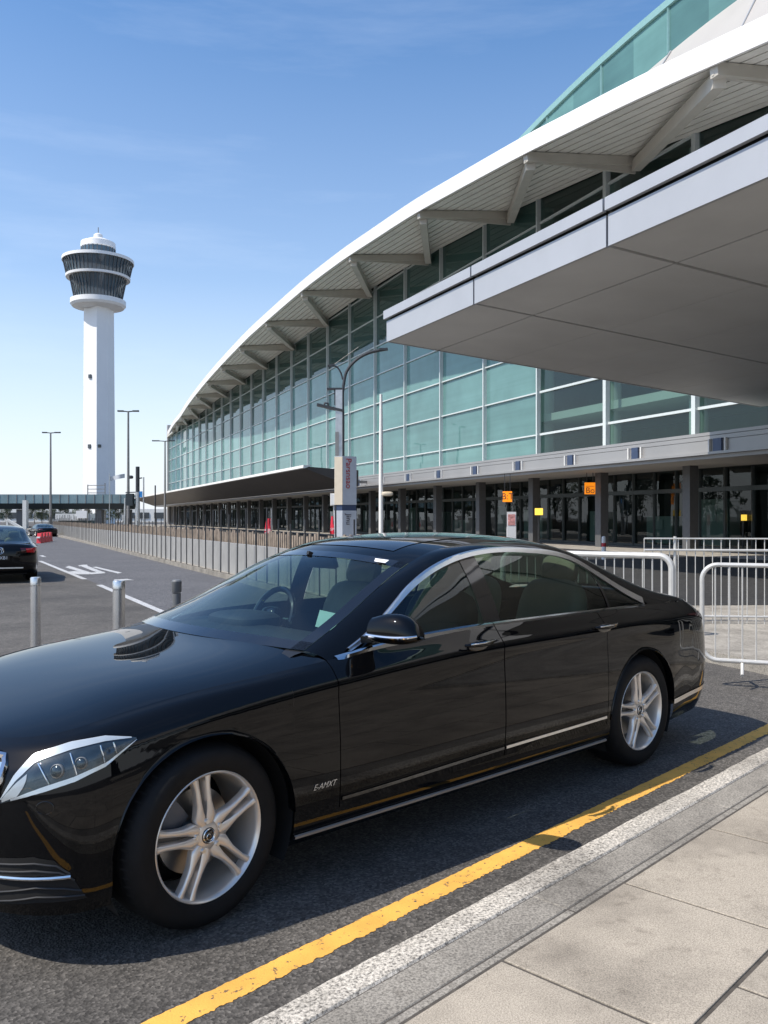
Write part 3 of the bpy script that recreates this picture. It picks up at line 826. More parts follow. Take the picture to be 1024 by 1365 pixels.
for side in (-1, 1):
    mb = MB(); mb.grid(one(side, hpatch(0, 1, 0, 1, 40, 12, .003))); hl = mb.build('headlight', M['lamp_housing'], car)
    mb = MB(); mb.grid(one(side, hpatch(.0, .97, .0, lambda s: .25-.09*s, 40, 3, .0065))); mb.build('light_strip', M['lamp_white'], hl)
    mb = MB(); mb.grid(one(side, hpatch(.10, 1., .87, 1., 40, 2, .006))); mb.build('lower_bezel', M['satin_chrome'], hl)
    mb = MB(); mb.grid(one(side, hpatch(.02, .30, lambda s: .31, lambda s: .31+.55*(1-max(0, (s-.16)/.14))**.7 if s > .16 else .86, 16, 6, .0055))); mb.build('inner_reflector', M['galv'], hl)
    for s_, r in ((.50, .021), (.65, .018)):
        c = hp(s_, .60, .002); nn_ = (hp(s_, .60, .01)-hp(s_, .60, 0)).normalized(); c = c if side > 0 else mir(c); nn_ = nn_ if side > 0 else mir(nn_)
        ax_ = (nn_+Vector((-.5, 0, 0))).normalized(); e1 = ax_.cross(Vector((0, 0, 1))).normalized(); e2 = e1.cross(ax_)
        mb = MB(); circ = lambda rr, dd: [c+(e1*math.cos(2*math.pi*j/22)+e2*math.sin(2*math.pi*j/22))*rr+ax_*dd for j in range(23)]
        mb.grid([circ(r*1.18, -.004), circ(r*1.18, .006), circ(r*1.04, .009), circ(r, .006)], 0)
        mb.grid([circ(r, .006), circ(r*.8, .010), circ(r*.45, .0125), circ(.0004, .0135)], 1)
        mb.build('projector', [M['mid_steel'], M['lamp_housing']], hl)
    for s_ in (.42, .60, .78, .86):
        mb = MB(); pts = [hp(s_+.04*(f-.5), f, .008) for f in (.28, .45, .65, .86)]
        mb.tube([p if side > 0 else mir(p) for p in pts], .0028, 6); mb.build('reflector_rib', M['chrome'], hl)
    mb = MB(); mb.grid(one(side, hpatch(0, 1, 0, 1, 40, 12, lambda s, t: .006+.014*math.sin(math.pi*t)*math.sin(math.pi*s)**.6))); mb.build('lens', M['lens'], hl)
    # lower intake with its blade
    it = L_([(0, 1143), (45, 1142), (72, 1147), (88, 1160)], NOSE); ib = L_([(0, 1204), (50, 1203), (90, 1201), (116, 1196)], NOSE)
    it = [(max(0, it[0][0]-5), it[0][1])]+it; ib = [(max(0, ib[0][0]-5), ib[0][1])]+ib
    mb = MB(); mb.grid(one(side, patch(it, ib, 16, 6, .002))); ai = mb.build('air_intake', M['matteblack'], car)
    mb = MB(); ct = L_([(0, 1167), (30, 1170), (60, 1170), (94, 1167)], NOSE); ct = [(max(0, ct[0][0]-5), ct[0][1])]+ct
    pts = [S(*poly_at(ct, i/16))+Sn(*poly_at(ct, i/16))*.008 for i in range(17)]
    mb.tube([p if side > 0 else mir(p) for p in pts], .008, 8); mb.build('intake_blade', M['chrome'], ai)
    mb = MB()
    for f in (.18, .40, .74, .9):
        cc = [(a[0]+(b[0]-a[0])*f, a[1]+(b[1]-a[1])*f) for a, b in zip(it, ib)]
        pts = [S(*poly_at(cc, i/12))+Sn(*poly_at(cc, i/12))*.003 for i in range(13)]
        mb.tube([p if side > 0 else mir(p) for p in pts], .004, 6)
    mb.build('intake_slat', M['blackplastic'], ai)
    # fender script
    a = locate(432, 1047); p = S(*a)+Sn(*a)*.002; p = p if side > 0 else mir(p)
    t = text('fender_badge', 'E-AMXT', .034, M['chrome'], car, p, (R(90), 0, 0) if side < 0 else (R(90), 0, R(180)), .0015, .5, sx=1.0)
    a = locate(60, 1077, NOSE); p = S(*a)+Sn(*a)*.001; p = p if side > 0 else mir(p)
    mb = MB(); nn = Sn(*a); nn = nn if side > 0 else mir(nn)
    e1 = nn.cross(Vector((0, 0, 1))).normalized(); e2 = e1.cross(nn)
    mb.tube([p+e1*math.cos(q)*.030+e2*math.sin(q)*.022 for q in [2*math.pi*i/24 for i in range(24)]], .0012, 5, closed=True); mb.build('tow_eye_cover', M['glossblack'], car)
# grille: chrome surround with louvres on the nose
mb = MB(); g = []
def nose(y, z, off=.0):
    # ring point at given half width and height on the nose
    best = None
    for i in range(0, TH+1):
        for j in range(NRW):
            d = (SEC[i][j].y-abs(y))**2*1.+(SEC[i][j].z-z)**2
            if best is None or d < best[0]: best = (d, SEC[i][j])
    p = best[1]; return Vector((p.x-off, y, z))
pl = [(-.62, .755), (0, .765), (.62, .755), (.69, .70), (.62, .50), (.48, .41), (0, .39), (-.48, .41), (-.62, .50), (-.69, .70)]
ol = catmull([(p[0], p[1], 0) for p in pl+pl[:1]], 5)[:-1]
mb.tube([nose(p.x, p.y, .015) for p in ol], .016, 8, closed=True); gr = mb.build('grille', M['chrome'], car)
mb = MB(); mb.prism([nose(p.x*.97, p.y, .004) for p in ol], (.02, 0, 0)); mb.build('grille_backing', M['matteblack'], gr)
mb = MB()
for z in (.46, .53, .60, .67): mb.tube([nose(y*.1, z, .018) for y in range(-4, 5)], .008, 6)
mb.bar(nose(0, .40, .02), nose(0, .75, .02), .012, .02); mb.build('grille_louvre', M['chrome'], gr)
# permits on the screen
def ws_pt(px, py):
    best = None
    for i in range(0, T_WS+1):
        for p in top_row(i):
            q = cam_px(p); d = (q[0]-px)**2+(q[1]-py)**2
            if best is None or d < best[0]: best = (d, p)
    return best[1]
for nm, cs, mt in (('permit_card', [(402, 812), (440, 814), (436, 832), (400, 830)], 'sticker'), ('screen_label', [(470, 741), (527, 744), (524, 749), (473, 747)], 'white_paint')):
    mb = MB(); pts = [ws_pt(*c) for c in cs]
    c0 = sum(pts, Vector())/4
    n_ = Vector((-.42, -.12, .9)); off = n_*(-.03 if nm == 'permit_card' else .004)
    # a small rectangle lying on the glass
    w, h = ((.15, .085) if nm == 'permit_card' else (.19, .030)); ex = Vector((.0, -1, -.06)).normalized(); ey = (Vector((.35, .0, .93)) if nm == 'permit_card' else Vector((.90, 0, .44))).normalized()
    if nm == 'permit_card': n_ = Vector((-.93, 0, .35)); off = Vector((.09, .0, -.03))
    mb.prism([c0+off+ex*a*w/2+ey*b*h/2 for a, b in ((-1, -1), (1, -1), (1, 1), (-1, 1))], n_*.002); mb.build(nm, M[mt], car)

# the two cars ahead share its panels
def other_car(label, loc, rz, sc, name, seen=True):
    c = copy_tree(car, None, skip=('grille', 'headlight', 'air_intake', 'fender_badge', 'permit_card', 'screen_label', 'tow_eye_cover', 'accent_strip', 'waist_trim', 'window_trim', 'sill_strip', 'bumper_strip'))
    c.name = name; c.location = loc; c.rotation_euler = (0, 0, rz); c.scale = sc; c['label'] = label; return c
# ================================================================ camera, light, sky
sc = bpy.context.scene
cam_d = bpy.data.cameras.new('camera'); cam = bpy.data.objects.new('camera', cam_d); C.objects.link(cam)
cam.location = (0, 0, HC); cam.rotation_euler = (R(90), 0, 0)
cam_d.sensor_fit = 'HORIZONTAL'; cam_d.sensor_width = 36; cam_d.lens = 36*FPX/1024; cam_d.shift_y = (CY-682.5)/1024
cam_d.clip_end = 6000; cam_d.clip_start = .05; sc.camera = cam
SUN = Vector((-.927, -.375, 0)).normalized(); ELEV = R(52)
sd = SUN*math.cos(ELEV)+Vector((0, 0, math.sin(ELEV)))
sl = bpy.data.lights.new('sun', 'SUN'); sl.energy = 5.0; sl.angle = R(.53); sl.color = (1, .925, .81)
so = bpy.data.objects.new('sun', sl); C.objects.link(so); so.rotation_euler = sd.to_track_quat('Z', 'Y').to_euler(); so.location = (-30, -10, 40)
w = bpy.data.worlds.new('World'); sc.world = w; w.use_nodes = True; nt = w.node_tree
bg = nt.nodes['Background']; sky = N(nt, 'ShaderNodeTexSky', sky_type='NISHITA', sun_disc=False)
sky.sun_elevation = ELEV; sky.sun_rotation = math.atan2(sd.x, sd.y); sky.altitude = 0; sky.air_density = 1.0; sky.dust_density = .7; sky.ozone_density = 2.2
# thin cirrus in the real sky directions
tc = N(nt, 'ShaderNodeTexCoord'); mp = N(nt, 'ShaderNodeMapping'); mp.inputs['Scale'].default_value = (1.2, 2.2, 9); mp.inputs['Rotation'].default_value = (.25, .35, .3)
nt.links.new(tc.outputs['Generated'], mp.inputs['Vector'])
f = noise(nt, mp.outputs['Vector'], 1.3, 9, .62); k = ramp(nt, f, [(.52, (0, 0, 0)), (.85, (.13, .13, .13))])
mx = N(nt, 'ShaderNodeMix', data_type='RGBA'); nt.links.new(k, mx.inputs[0]); nt.links.new(sky.outputs[0], mx.inputs[6]); mx.inputs[7].default_value = (7.4, 7.8, 8.4, 1)
# pale summer haze of the lower sky
sx = N(nt, 'ShaderNodeSeparateXYZ'); nt.links.new(tc.outputs['Generated'], sx.inputs[0])
hz = ramp(nt, sx.outputs['Z'], [(.0, (.9, .9, .9)), (.10, (.62, .62, .62)), (.26, (.20, .20, .20)), (.5, (0, 0, 0))])
m2 = N(nt, 'ShaderNodeMix', data_type='RGBA'); nt.links.new(hz, m2.inputs[0]); nt.links.new(mx.outputs[2], m2.inputs[6]); m2.inputs[7].default_value = (4.75, 5.0, 5.45, 1)
hs = N(nt, 'ShaderNodeHueSaturation', Saturation=1.18, Value=1.55); nt.links.new(m2.outputs[2], hs.inputs['Color']); nt.links.new(hs.outputs[0], bg.inputs['Color']); bg.inputs['Strength'].default_value = .12
sc.view_settings.view_transform = 'Standard'; sc.view_settings.look = 'None'; sc.view_settings.exposure = 0.12; sc.view_settings.gamma = 1

# ================================================================ ground, roads, pavements
def sheet(name, pts, z, mat, th=0.):
    mb = MB()
    if th: mb.prism([(x, y, z-th) for x, y in pts], (0, 0, th))
    else: mb.v = [Vector((x, y, z)) for x, y in pts]; mb.face(range(len(pts)))
    return structure(mb.build(name, mat))
sheet('ground', [(-3000, -400), (3000, -400), (3000, 5000), (-3000, 5000)], -.012, M['ground'])
sheet('road', [(-60, -40), (40, -40), (40, 60), (-60, 260), (-140, 260)], 0., M['asphalt'])
K0 = Vector((-.745, 2.704, 0)); KS = Vector((.687, .727, 0)).normalized(); KO = Vector((KS.y, -KS.x, 0))
def kp(s, o, z=0.): return K0+KS*s+KO*o+Vector((0, 0, z))
# main carriageway: a bluer, newer surface beyond the lane line
LA, LB = gnd(53, 748), gnd(240, 822)
ld = (LA-LB); ld.z = 0; ld.normalize(); ln = Vector((ld.y, -ld.x, 0))
def lp(t, o, z=0.): p = LB+ld*t+ln*o; return Vector((p.x, p.y, z))
mb = MB(); mb.v = [lp(-.6, .0, .003), lp(-.6, 9, .003), lp(120, 9, .003), lp(120, .0, .003)]; mb.face(range(4)); structure(mb.build('carriageway', M['asphalt_blue']))
mb = MB()
for a, b_ in ((gnd(53, 748), gnd(113, 772.5)), (gnd(132, 780), gnd(300, 852)), (gnd(20, 735.5), gnd(48, 746))):
    d = (b_-a).normalized(); q = Vector((d.y, -d.x, 0))*.07
    mb.quad(*[Vector((p.x, p.y, .008)) for p in (a-q, a+q, b_+q, b_-q)])
structure(mb.build('lane_line', M['white_road']))
# painted arrow and letters on the carriageway
mb = MB()
def gpoly(px): mb.v += [Vector((g.x, g.y, .008+.0006*len(mb.f))) for g in (gnd(*p) for p in px)]; n = len(mb.v); mb.face(range(n-len(px), n))
gpoly([(87, 756.5), (92, 754.5), (123, 764), (118, 766)]); gpoly([(85, 763), (100, 761.5), (122, 764.2), (121, 765.8), (104, 766)])
gpoly([(105, 754), (112, 753), (141, 764), (134, 765.2)]); gpoly([(104, 754), (116, 753), (117, 754.4), (106, 755.3)]); gpoly([(118, 764), (139, 762.5), (140, 764.5), (122, 766)])
gpoly([(123, 756.5), (128, 755.8), (163, 764), (157, 765)])
gpoly([(152, 773.2), (170, 772.2), (179, 774), (160, 774.2)]); gpoly([(152, 773.2), (156, 772.8), (157, 777), (152, 777)])
gpoly([(52, 741), (57, 740.5), (62, 742.8), (57, 742.8)])
structure(mb.build('road_lettering', M['white_road']))
# yellow no-stopping line with frayed edges
mb = MB(); n = 1400; rs = random.Random(3); L, Rr = [], []; ja = jb = 0
for i in range(n+1):
    s = -3+14*i/n; ja = ja*.5+rs.uniform(-.004, .004); jb = jb*.45+rs.uniform(-.006, .006)
    L.append(kp(s, .0+ja*.6, .0018)); Rr.append(kp(s, .105+jb, .0018))
mb.grid([L, Rr], 0, False); structure(mb.build('yellow_line', M['yellow_paint']))
# kerb, edging, slabs (z = .10)
ZK = .10
mb = MB()
def slab(mb, s0, s1, o0, o1, z, g=.004, th=.12, bev=.005, tilt=0.):
    """one stone with a small arris"""
    s0 += g; s1 -= g; o0 += g; o1 -= g; z += rs.uniform(-tilt, tilt)
    B = [kp(s0, o0, z-th), kp(s1, o0, z-th), kp(s1, o1, z-th), kp(s0, o1, z-th)]
    Mi = [kp(s0, o0, z-bev), kp(s1, o0, z-bev), kp(s1, o1, z-bev), kp(s0, o1, z-bev)]
    dz = [rs.uniform(-tilt, tilt)*.6 for _ in range(4)]
    T = [kp(s0+bev, o0+bev, z+dz[0]), kp(s1-bev, o0+bev, z+dz[1]), kp(s1-bev, o1-bev, z+dz[2]), kp(s0+bev, o1-bev, z+dz[3])]
    i = len(mb.v); mb.v += B+Mi+T
    for k in range(4):
        j = (k+1) % 4; mb.face((i+k, i+j, i+4+j, i+4+k)); mb.face((i+4+k, i+4+j, i+8+j, i+8+k))
    mb.face((i+8, i+9, i+10, i+11))
n = 300
rows = []
jl = 0
for i in range(n+1):
    s = -4+18*i/n; jl = jl*.6+rs.uniform(-.003, .003)
    rows.append([kp(s, .362, .0), kp(s, .366, ZK-.016), kp(s, .378+jl, ZK), kp(s, .43, ZK+.004), kp(s, .492+jl*.7, ZK+.003), kp(s, .50, ZK-.006)])
mb.grid(rows, 0, False); structure(mb.build('kerb', M['kerb_white']))
mb = MB(); s = -5.0+.14
k = 0
while s < 14: slab(mb, s, s+1.565, .502, .658, ZK-.002, .0015, bev=.003); slab(mb, s, s+1.565, .658, .698, ZK-.004, .0012, bev=.005); s += 1.565
structure(mb.build('kerb_edging', M['kerb_stone']))
mb = MB()
for r in range(10):
    off = (.072 if r % 2 == 0 else .45)
    for k in range(-8, 17):
        s0 = off+.842*k; slab(mb, s0, s0+.842, .700+.632*r, .700+.632*(r+1), ZK, .0078, bev=.002, tilt=.0012)
structure(mb.build('pavement', M['slab_stone']))
sheet('pavement_base', [tuple(kp(a, b)[:2]) for a, b in ((-7, .49), (15, .49), (15, 8), (-7, 8))], ZK-.005, M['grout'])
# forecourt between the service road and the terminal
BU = Vector((-.379, .925, 0)); BN = Vector((-.925, -.379, 0))       # along the terminal / out of it
def D(t, off=0., z=0.): return Vector((15.1-.41*t, 34+t, z))+BN*off
F0 = Vector((3.72, 9.02, 0))
def fl(s, o=0., z=0.): return F0+Vector((-.379, .925, 0))*s+Vector((.925, .379, 0))*o+Vector((0, 0, z))
fw0, fw1 = gnd(452, 812), gnd(60, 710)
edge = [fl(-9), fl(0), fl(4.5), Vector((-.7, 14.8, 0)), Vector((-4.05, 22.2, 0)), Vector((-15.9, 47.8, 0)), Vector((-48, 116, 0)), D(150, 14)]
back = [D(150, -2), D(-60, -2), Vector((36, -14, 0)), Vector((14, -6, 0))]
sheet('forecourt', [(p.x, p.y) for p in edge+back], .12, M['forecourt'], .13)
mb = MB()
ed = [Vector((p.x, p.y, 0)) for p in edge[:-1]]
for a, b_ in zip(ed, ed[1:]):
    d = (b_-a).normalized(); q = Vector((-d.y, d.x, 0))*.02; mb.prism([a+q+Vector((0, 0, -.01)), b_+q+Vector((0, 0, -.01)), b_-q*6+Vector((0, 0, -.01)), a-q*6+Vector((0, 0, -.01))], (0, 0, .135))
structure(mb.build('forecourt_kerb', M['kerb_stone']))

sheet('forecourt_shade', [(p.x, p.y) for p in (D(-60, 3.6), D(-8, 3.6), D(100, 3.6), D(60, 13.5), fl(7.2, 4.4), fl(4.4, 3.2), fl(1, 13), fl(-8, 24))], .124, M['shade_asphalt'])  # canopy shade on the forecourt, laid as a dark sheet
# ================================================================ the terminal
term = thing('terminal_building', 'long glazed airport terminal under a white arched overhanging roof', 'building', D(20, 0, 0))
TL = term.location.copy()
def tb(mb, name, mat, parent=None, **kw): return mb.build(name, mat, parent or term, loc=None, **kw) if False else _tb(mb, name, mat, parent, **kw)
def _tb(mb, name, mat, parent, **kw):
    mb.v = [v-TL for v in mb.v]
    return mb.build(name, mat, parent or term, **kw)
T_END = 146.0
def over(t):                                  # how far the roof oversails the glass
    k = max(0., min(1., (t-55)/(T_END-55))); return 6.0*(1-k**1.5)+.35
TRACE = [(1180,-58),(1100,-20),(1024,17),(950,52),(880,86),(807,123),(760,148),(710,174),(650,208),(602,236),(550,267),(500,301),(450,336),(400,376),(350,421),(310,461),(270,507),(250,534),(240,550),(232,560),(226,571)]
def t_of(px):
    k = (px-CX)/FPX; lo, hi = -14., T_END
    for _ in range(60):
        m = (lo+hi)/2; p = D(m, over(m))
        if p.x/p.y > k: lo = m
        else: hi = m
    return (lo+hi)/2
ft, fz = [-70., -40.], [6., 10.5]
for px, py in TRACE:
    t = t_of(px); p = D(t, over(t)); z = HC+(CY-py)/FPX*p.y
    if t > ft[-1]+.5: ft.append(t); fz.append(z)
def zf(t): return herm(ft, fz, t)             # top edge of the fascia
FH = .88
def zin(t): return zf(t)-FH+.10*over(t)+.12   # soffit where it meets the glass
def zc(t): k = max(0., min(1., (t-2)/28)); return 22.8+(zf(t)+.25-22.8)*k*k*(3-2*k)
ts = [-60+2*i for i in range(30)]+[i*1.0 for i in range(0, 147)]
fas = MB(); fas.grid([[D(t, over(t)-.02, zf(t)-FH), D(t, over(t)+.06, zf(t)-FH), D(t, over(t)+.10, zf(t)-.12), D(t, over(t)-.05, zf(t)), ] for t in ts], 0)
_tb(fas, 'roof_fascia', M['fascia_white'], None)
rf = MB(); rf.grid([[D(t, over(t)-.05, zf(t)), D(t, over(t)*.62, zf(t)+(zc(t)-zf(t))*.06), D(t, over(t)*.3, zf(t)+(zc(t)-zf(t))*.36), D(t, .05, zc(t)), D(t, -8, zc(t)+.4), D(t, -45, zc(t)-3)] for t in ts], 0)
_tb(rf, 'roof', M['roof_white'], None, angle=60)
for t_ in range(-50, 140, 5):
    mb = MB(); mb.tube([D(t_, over(t_)*.98, zf(t_)+.02), D(t_, over(t_)*.62, zf(t_)+(zc(t_)-zf(t_))*.06+.01), D(t_, over(t_)*.3, zf(t_)+(zc(t_)-zf(t_))*.36+.01), D(t_, .1, zc(t_))], .035, 6); _tb(mb, 'roof_seam', M['canopy_fascia'], None)
# slatted soffit: real boards with open joints
sf = MB(); NB = 11
for b_ in range(NB):
    f0, f1 = b_/NB, (b_+.84)/NB
    P = lambda t, f, dz=0.: D(t, over(t)*(1-f)+.02, zf(t)-FH+(zin(t)-zf(t)+FH)*f+.16+dz)
    sf.grid([[P(t, f0, .08), P(t, f0), P(t, f1), P(t, f1, .08)] for t in ts], 0, False)
_tb(sf, 'soffit', M['soffit'], None, recalc=False)
sb = MB(); sb.grid([[D(t, over(t)+.0, zf(t)-FH+.26), D(t, -.3, zin(t)+.30)] for t in ts], 0); _tb(sb, 'soffit_backing', M['joint'], None)
# ribs and raking struts
for i in range(-3, 14):
    t = 7.2+10.7*i-.0
    if t > 140: break
    o, q = D(t, over(t)-.1, zf(t)-FH-.10), D(t, .15, zin(t)-.10)
    mb = MB(); mb.bar(o, q, .34, .42); mb.prism([o+Vector((0, 0, .2)), o+Vector((0, 0, -.15)), q+Vector((0, 0, -.55)), q+Vector((0, 0, .2))], BU*.10); _tb(mb, 'roof_rib', M['rib'], None)
    t2 = t+10.7
    if i > -3 and over(t) > 1.2:
        tp = t-10.7
        o2 = D(tp+.3, over(tp)-.3, zf(tp)-FH-.35); q2 = D(t-.2, .3, zin(t)-.45)
        o2 = D(t, over(t)-.5, zf(t)-FH-.25); q2 = D(t+9.4, .35, zin(t+9.4)-.5) if False else q2
        a = D(t+.1, over(t)-.45, zf(t)-FH-.3); b_ = D(min(t+10.5, T_END), .3, zin(min(t+10.5, T_END))-.35)
        mb = MB(); mb.bar(a, b_, .42, .50); _tb(mb, 'raking_strut', M['rib'], None)
# curtain wall: one glazed bay each 5.8 m
Z0 = 4.75
bays = []
t = 3.54-5.8*5
while t < T_END-1: bays.append(t); t += 5.8
zrows = [Z0, 6.3, 8.7, 11.1, 13.5, 15.9, 18.3, 20.7, 23.1]
rb = random.Random(11)
for k, t0 in enumerate(bays):
    t1 = min(t0+5.8, T_END); near = t0 < 15
    mb = MB(); zt0, zt1 = zin(t0)+.3, zin(t1)+.3
    for z0, z1 in zip(zrows, zrows[1:]):
        if z0 > min(zt0, zt1)-.3: break
        nxt = z1+2.4 > min(zt0, zt1)+2.1 or z1 == zrows[-1]
        a0, a1 = (min(z1, zt0), min(z1, zt1)) if z1 < min(zt0, zt1) else (zt0, zt1)
        # each pane sits at a hair's different angle
        e = [rb.uniform(-.012, .012) for _ in range(4)]
        mb.quad(D(t0+.05, e[0], z0+.02), D(t1-.05, e[1], z0+.02), D(t1-.05, e[2], a1), D(t0+.05, e[3], a0))
    if not near:                                 # roof overhang's shade painted as darker glass in the high panes
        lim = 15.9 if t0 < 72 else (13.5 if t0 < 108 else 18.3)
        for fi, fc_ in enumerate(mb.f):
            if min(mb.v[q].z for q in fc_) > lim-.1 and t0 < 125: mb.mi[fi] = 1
    g = _tb(mb, 'glazed_bay', M['clear_glass'] if near else [M['teal_glass'], M['shaded_glass']], None, recalc=False)
    mb = MB(); wd = .24 if near else .11
    mb.box((D(t0, .10, 0)+Vector((0, 0, (Z0+zt0)/2))), (wd, .30, zt0-Z0), 0, (BU, BN, Vector((0, 0, 1))))
    for z in zrows[1:]:
        if z < min(zt0, zt1): mb.bar(D(t0+wd/2, .06, z), D(t1-wd/2, .06, z), .12, .075 if not near else .12)
    q = mb.build('mullion', M['mullion'], g); 
    for v in q.data.vertices: v.co -= TL
# dark tie struts that stand behind the glass head in the far bays
# upper clerestory set back on the roof
mb = MB(); mf = MB()
ctop = lambda t: max(zc(t)+.05, 24.95-.0065*max(0, t-4)**2)
cts = [-50+4.6*i for i in range(11)]+[.6+2.3*i for i in range(1, 14)]
for a, b_ in zip(cts, cts[1:]):
    ha = ctop(a)-zc(a); hb = ctop(b_)-zc(b_)
    mb.quad(D(a, .02, zc(a)), D(b_, .02, zc(b_)), D(b_, .02, zc(b_)+hb), D(a, .02, zc(a)+ha))
    (mf.bar(D(a, .06, zc(a)), D(a, .06, zc(a)+ha), .07, .10) if a < 1 or round((a-.6)/2.3) % 2 == 0 else None); mf.bar(D(a, .04, zc(a)+ha), D(b_, .04, zc(b_)+hb), .22, .34, mi=0)
_tb(mb, 'clerestory', M['sky_glass'], None, recalc=False); _tb(mf, 'clerestory_frame', M['teal_frame'], None)
mb = MB(); mb.grid([[D(t_, -.1, ctop(t_)+.1), D(t_, -14, ctop(t_)+.9)] for t_ in cts]); _tb(mb, 'upper_roof', M['roof_white'], None)
# what stands behind the glass: slabs, columns, back wall
mb = MB()
for z in (7.35, 11.6, 15.4): mb.box(D(-15, -4.5, z), (84, 7.6, .42), 0, (BU, BN, Vector((0, 0, 1))))
_tb(mb, 'floor_slab', M['slab'], None)
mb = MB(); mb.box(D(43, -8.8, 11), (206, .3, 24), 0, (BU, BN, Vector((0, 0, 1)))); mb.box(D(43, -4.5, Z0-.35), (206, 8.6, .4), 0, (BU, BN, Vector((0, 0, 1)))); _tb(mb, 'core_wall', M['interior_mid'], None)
for k in range(-3, 3):
    mb = MB(); mb.tube([D(5.0+5.8*k, -1.5, Z0), D(5.0+5.8*k, -1.5, zin(max(-50, 6.4+5.8*k)))], .42, 16); _tb(mb, 'inner_column', M['slab'], None)
# end pier
mb = MB(); mb.box(D(T_END+.3, -.2, 10.6), (.9, 1.3, 21.2-.6), 0, (BU, BN, Vector((0, 0, 1)))); mb.box(D(T_END+.3, -10, 10), (.6, 18, 20), 0, (BU, BN, Vector((0, 0, 1)))); _tb(mb, 'end_pier', M['roof_white'], None)
# apron band above the doors
XYZ = (BU, BN, Vector((0, 0, 1)))
mb = MB(); c = (T_END-60)/2; Lb = (T_END+60)*1.081
mb.box(D(c, 2.9, 4.60), (Lb, .30, .16), 0, XYZ); mb.box(D(c, 2.95, 4.28), (Lb, .22, .44), 0, XYZ); mb.box(D(c, 3.0, 4.02), (Lb, .34, .10), 0, XYZ)
bd = _tb(mb, 'apron_band', M['band'], None)
mb = MB(); mb.box(D(c, .6, 4.76), (Lb, 4.9, .12), 0, XYZ); _tb(mb, 'apron_roof', M['band'], None)
mb = MB(); mb.box(D(c, .6, 3.90), (Lb, 4.8, .16), 0, XYZ); _tb(mb, 'apron_soffit', M['band_soffit'], None)
for k in range(-4, 31):
    mb = MB(); mb.box(D(-.6+4.4*k, 3.10, 4.30), (.42, .10, .50), 0, XYZ); mb.box(D(-.98+4.4*k, 3.12, 4.30), (.06, .10, .50), 1, XYZ); mb.box(D(-.22+4.4*k, 3.12, 4.30), (.06, .10, .50), 1, XYZ); _tb(mb, 'band_panel', [M['blue_panel'], M['white_metal']], None)
# ground floor: columns, recessed shopfront bays, dark hall behind
for k, t0 in enumerate(bays):
    mb = MB(); mb.box(D(t0, .4, 1.95), (.46, .46, 3.75), 0, XYZ); _tb(mb, 'column', M['column'], None)
    mb = MB(); rg = random.Random(k)
    for j in range(4):
        a, b_ = t0+1.45*j, t0+1.45*(j+1)
        e = [rg.uniform(-.01, .01) for _ in range(4)]
        mb.quad(D(a, -1.6+e[0], .15), D(b_, -1.6+e[1], .15), D(b_, -1.6+e[2], 2.75), D(a, -1.6+e[3], 2.75))
        mb.quad(D(a, -1.6+e[1], 2.95), D(b_, -1.6+e[2], 2.95), D(b_, -1.6+e[3], 3.8), D(a, -1.6+e[0], 3.8))
    g = _tb(mb, 'shopfront_bay', M['ground_glass'], None, recalc=False)
    mb = MB()
    for j in range(4): mb.bar(D(t0+1.45*j, -1.56, .12), D(t0+1.45*j, -1.56, 3.85), .12 if j else .22, .10)
    mb.bar(D(t0, -1.55, 2.85), D(t0+5.8, -1.55, 2.85), .14, .20); mb.bar(D(t0, -1.55, .2), D(t0+5.8, -1.55, .2), .10, .14)
    q = mb.build('shopfront_frame', M['mullion_dark'], g)
    for v in q.data.vertices: v.co -= TL
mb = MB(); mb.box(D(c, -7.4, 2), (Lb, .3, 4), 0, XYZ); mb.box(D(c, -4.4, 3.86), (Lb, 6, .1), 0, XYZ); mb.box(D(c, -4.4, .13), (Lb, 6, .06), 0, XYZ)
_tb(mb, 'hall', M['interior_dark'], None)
for k in range(-2, 16):
    mb = MB(); t = 2.2+5.1*k+rb.uniform(-1, 1); h = rb.uniform(1.1, 2.6); mb.box(D(t, -5.6, .15+h/2), (rb.uniform(.8, 2.6), .8, h), 0, XYZ); mb.box(D(t, -5.15, .15+h*.7), (.7, .06, h*.35), 1, XYZ)
    _tb(mb, 'check_in_desk', [M['slab'], M['white_paint']], None)
# dark drop-off canopy toward the far end: a wedge on stub brackets
dc = thing('drop_off_canopy', 'low dark wedge canopy with a thin white edge at the terminal far end', 'canopy', D(43, 6, 0))
DL = dc.location.copy()
def dp(t, off, z): return D(t, off, z)-DL
t0 = 26.4; mb = MB()
A_ = Vector((-5.36, 57.8, 0)); tA = 57.8-34+.379*9.9/1.0
def dl(s, v, z): return A_+BU*s+Vector((.925, .379, 0))*v+Vector((0, 0, z))-DL
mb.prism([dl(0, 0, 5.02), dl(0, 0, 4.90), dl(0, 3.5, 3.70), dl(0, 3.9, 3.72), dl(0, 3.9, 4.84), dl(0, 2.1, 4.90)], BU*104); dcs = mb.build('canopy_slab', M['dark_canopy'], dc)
mb = MB(); mb.prism([dl(-.1, -.08, 5.10), dl(-.1, -.08, 4.92), dl(-.1, .02, 4.88), dl(-.1, .6, 5.10)], BU*104.2); mb.build('canopy_edge', M['white_metal'], dc)
for s in range(6, 104, 12):
    mb = MB(); mb.bar(dl(s, 3.8, 4.3), dl(s, 7.2, 4.3), .12, .2); mb.build('bracket', M['mid_steel'], dc)
